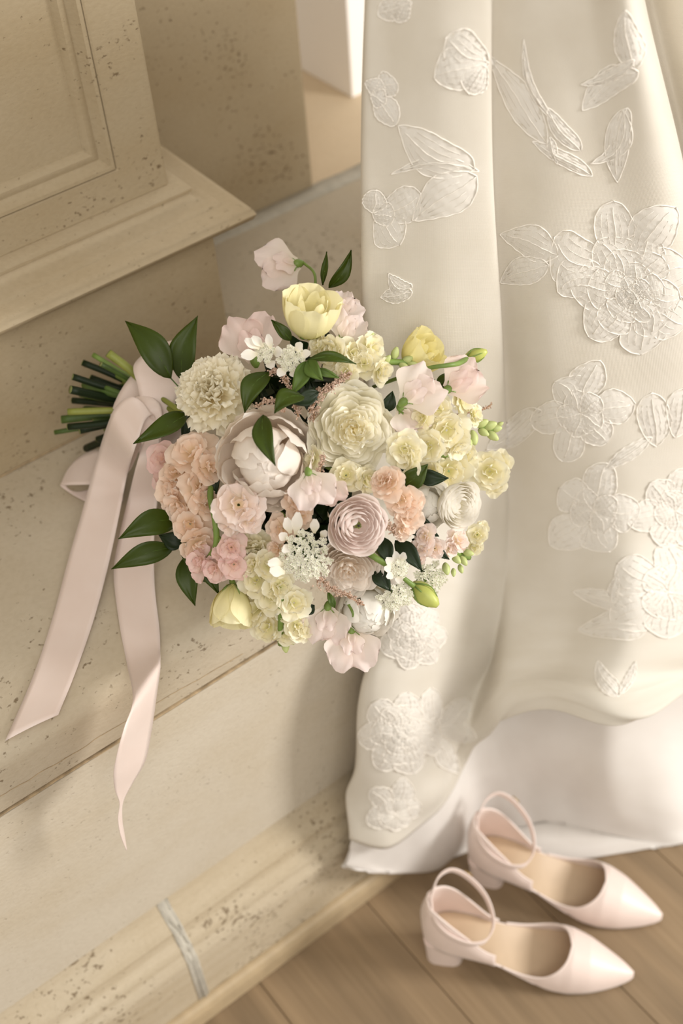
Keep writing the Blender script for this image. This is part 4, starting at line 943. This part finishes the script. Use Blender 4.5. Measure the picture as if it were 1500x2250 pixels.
# ------------------------------------------------------------------ the shoes
BLUSH = plain('blush_satin', lin(228, 209, 199), .42, sheen=.3, noise=.02)
BLUSHT = plain('blush_binding', lin(236, 220, 211), .42, sheen=.2)
INS = plain('champagne_insole', lin(196, 172, 143), .45, noise=.03)
OUTS = plain('tan_sole', lin(178, 146, 112), .6)
GOLD = plain('gold_buckle', lin(200, 170, 110), .3, metal=1)
def shoe(name, heel, toe, label, side, strap):
    """side: +1 the outer (buckle) side is local +y"""
    P = np.array([heel[0], heel[1], 0.]); ax = unit(np.array([toe[0] - heel[0], toe[1] - heel[1], 0])); ay = np.cross([0, 0, 1.], ax); Lg = np.hypot(toe[0] - heel[0], toe[1] - heel[1])
    W3 = lambda V: P + np.asarray(V)[:, :1] * ax * (Lg / .240) + np.asarray(V)[:, 1:2] * ay + np.asarray(V)[:, 2:3] * np.array([0, 0, 1.])
    root = empty(name, tuple(P), label, 'shoe', 'pair of blush bridal heels')
    xs_ = [0, .004, .012, .03, .055, .085, .115, .145, .165, .19, .212, .228, .237, .240]
    hw_ = [.002, .011, .0185, .0245, .0245, .0235, .0290, .0355, .0365, .0305, .0205, .0115, .0045, .001]
    hz_ = [.048, .048, .048, .0475, .0445, .035, .0195, .0085, .0060, .0055, .0055, .006, .0065, .007]
    NX = 150; xx = np.linspace(0, 1, NX) * .24; hw = np.interp(xx, *map(np.array, (xs_, hw_))); hz = np.interp(xx, xs_, hz_); ker = np.ones(11) / 11
    hz[5:-5] = np.convolve(hz, ker, 'valid'); hw[7:-7] = np.convolve(hw, ker, 'same')[7:-7]; hw[0] = .004
    cy = np.interp(xx, [0, .08, .16, .24], [0, -.001 * side, .002 * side, -.004 * side])
    def foot(k, s, dz=0, sc=1.0): return (xx[k], cy[k] + s * hw[k] * sc, hz[k] + dz)
    # insole and sole
    V = [foot(k, s, .0012 - .0016 * (1 - s * s)) for k in range(NX) for s in np.linspace(-1, 1, 9)]
    insole = obj('insole', W3(V), gridf(NX, 9), INS, root, label='champagne insole')
    V = [foot(k, s * 1.0, dz_) for k in range(NX) for s, dz_ in ((-1.02, .0005), (-.97, -.0045), (.97, -.0045), (1.02, .0005))]
    obj('sole', W3(V), gridf(NX, 4), OUTS, root)
    # vamp: arcs across the toe, open towards the instep
    def topz(x): return np.interp(x, [.06, .09, .12, .15, .17, .19, .21, .228, .2385], [.022, .024, .030, .040, .0425, .036, .025, .0155, .008])
    nq = 14; Vv = []; Tl = []; kk = [k for k in range(NX) if xx[k] >= .092]
    for sg in (1, -1):
        V = []; edge = []
        for k in kk:
            x = xx[k]
            if x >= .168: q1 = PI / 2
            else:
                f = (x - .092) / (.168 - .092); q1 = PI / 2 * (.06 + .22 * f + .72 * (1 - math.sqrt(max(0, 1 - f ** 2.6))))
            for j in range(nq):
                q = q1 * j / (nq - 1); c = math.cos(q) ** .8 if q < PI / 2 - 1e-6 else 0
                V.append((x, cy[k] + sg * (hw[k] + .0018) * c, hz[k] - .001 + (topz(x)) * math.sin(q) ** .95 + .0))
            if x <= .170: edge.append(V[-1])
        Vv.append(V); Tl.append(edge)
    mb = MB()
    for V, fl_ in zip(Vv, (0, 1)): mb.add(W3(V), [q[::-1] if fl_ else q for q in gridf(len(kk), nq)])
    vamp = mb.build('vamp', BLUSH, root, label='pointed blush satin toe'); m_ = vamp.modifiers.new('w', 'WELD'); m_.merge_threshold = .0006
    m_ = vamp.modifiers.new('thick', 'SOLIDIFY'); m_.thickness = .0014; m_.offset = -1
    obj('topline_binding', *tube(W3(Tl[0] + Tl[1][::-1]), .0012, 6, n=90), BLUSHT, vamp)
    for sg in (1, -1): obj('edge_binding', *tube(W3([foot(k, sg * 1.03, -.0006) for k in range(NX) if .066 < xx[k] < .135][::4]), .0015, 6), BLUSHT, root)
    # counter round the heel, high at the back
    Vc = []; n1, n2 = 41, 9; path = []
    ke = [k for k in range(NX) if xx[k] <= .086]
    out = [foot(k, 1) for k in ke[::-1]] + [foot(k, -1) for k in ke[1:]]
    out = crom(np.array(out), n1); topl = []
    for i in range(n1):
        x, y, z = out[i]; h = .013 + .056 * (1 - smooth(min(1, max(0, (x - .006) / .074)))) ** .85
        k = int(round(x / .24 * 59))
        for j in range(n2):
            t = j / (n2 - 1); Vc.append((x - .003 * math.sin(PI * t) * (x < .03) + .006 * t * t * (1 - x / .08), y * (1.05 + .05 * math.sin(PI * t) - .12 * t * t), z - .004 + (h + .004) * t))
        topl.append(Vc[-1])
    ctr = obj('heel_counter', W3(Vc), gridf(n1, n2), BLUSH, root, label='blush satin heel counter'); m_ = ctr.modifiers.new('thick', 'SOLIDIFY'); m_.thickness = .0016; m_.offset = 0
    obj('topline_binding', *tube(W3(topl), .0012, 6, n=70), BLUSHT, ctr)
    # block heel
    V = []; lv = 7; kh = 20
    for i in range(lv):
        t = i / (lv - 1); zt = .046 * (1 - t)
        for j in range(kh):
            a = 2 * PI * j / kh; ca, sa = math.cos(a), math.sin(a); sq = lambda q: math.copysign(abs(q) ** .55, q)
            V.append((.0250 + .001 * t + (.0232 - .0022 * t ** .7) * sq(ca) * (1.0), (.0228 - .0028 * t ** .7) * sq(sa), max(0.0, min(zt, .0475 - .0 * t) - (.004 * (ca > .2) * (1 - t)))))
    hl = obj('block_heel', W3(V), gridf(lv, kh, True) + [tuple(range(kh - 1, -1, -1)), tuple((lv - 1) * kh + j for j in range(kh))], BLUSH, root, label='short block heel covered in blush satin'); m_ = hl.modifiers.new('e', 'EDGE_SPLIT'); m_.split_angle = 1.0
    # ankle strap: a loop from the top of the counter
    c = crom(np.array(strap + strap[:1]), 70)[:-1]; Vs = []
    for i in range(len(c)):
        tg = unit(c[(i + 1) % len(c)] - c[i - 1]); up = unit(np.array([0.25, 0, 1]) - tg * (tg @ np.array([.25, 0, 1]))); nr = np.cross(tg, up)
        for a, b in ((-.0042, -.0009), (.0042, -.0009), (.0042, .0009), (-.0042, .0009)): Vs.append(c[i] + up * a + nr * b)
    F = []
    n_ = len(c)
    for i in range(n_):
        for j in range(4): F.append((i * 4 + j, i * 4 + (j + 1) % 4, ((i + 1) % n_) * 4 + (j + 1) % 4, ((i + 1) % n_) * 4 + j))
    st = obj('ankle_strap', W3(Vs), F, BLUSH, root, label='slim blush ankle strap'); bevel(st, .0004, 1)
    bi = int(n_ * .30); q = c[bi]; tg = unit(c[bi + 1] - c[bi - 1]); up = np.array([.2, 0, 1.])
    pts = [q + tg * a + up * b + np.array([0, side * .0018, 0]) for a, b in ((-.005, -.006), (.005, -.006), (.005, .006), (-.005, .006), (-.005, -.006))]
    obj('buckle', *tube(W3(pts), .0007, 6), GOLD, st, label='small gold buckle')
    return root
st = lambda s: [np.array(q) for q in ((.010, 0, .116), (.016, s * .020, .128), (.030, s * .030, .132), (.050, s * .030, .118), (.070, s * .020, .098), (.080, 0, .082), (.074, -s * .018, .074), (.056, -s * .027, .078), (.032, -s * .027, .092), (.016, -s * .019, .108))]
shoe('bridal_shoe', (.424, .542), (.587, .366), 'blush satin pointed heel in front, nearest the stone ledge', 1, st(1))
shoe('bridal_shoe', (.532, .585), (.664, .393), 'blush satin pointed heel behind, standing against the dress hem', 1, st(1))
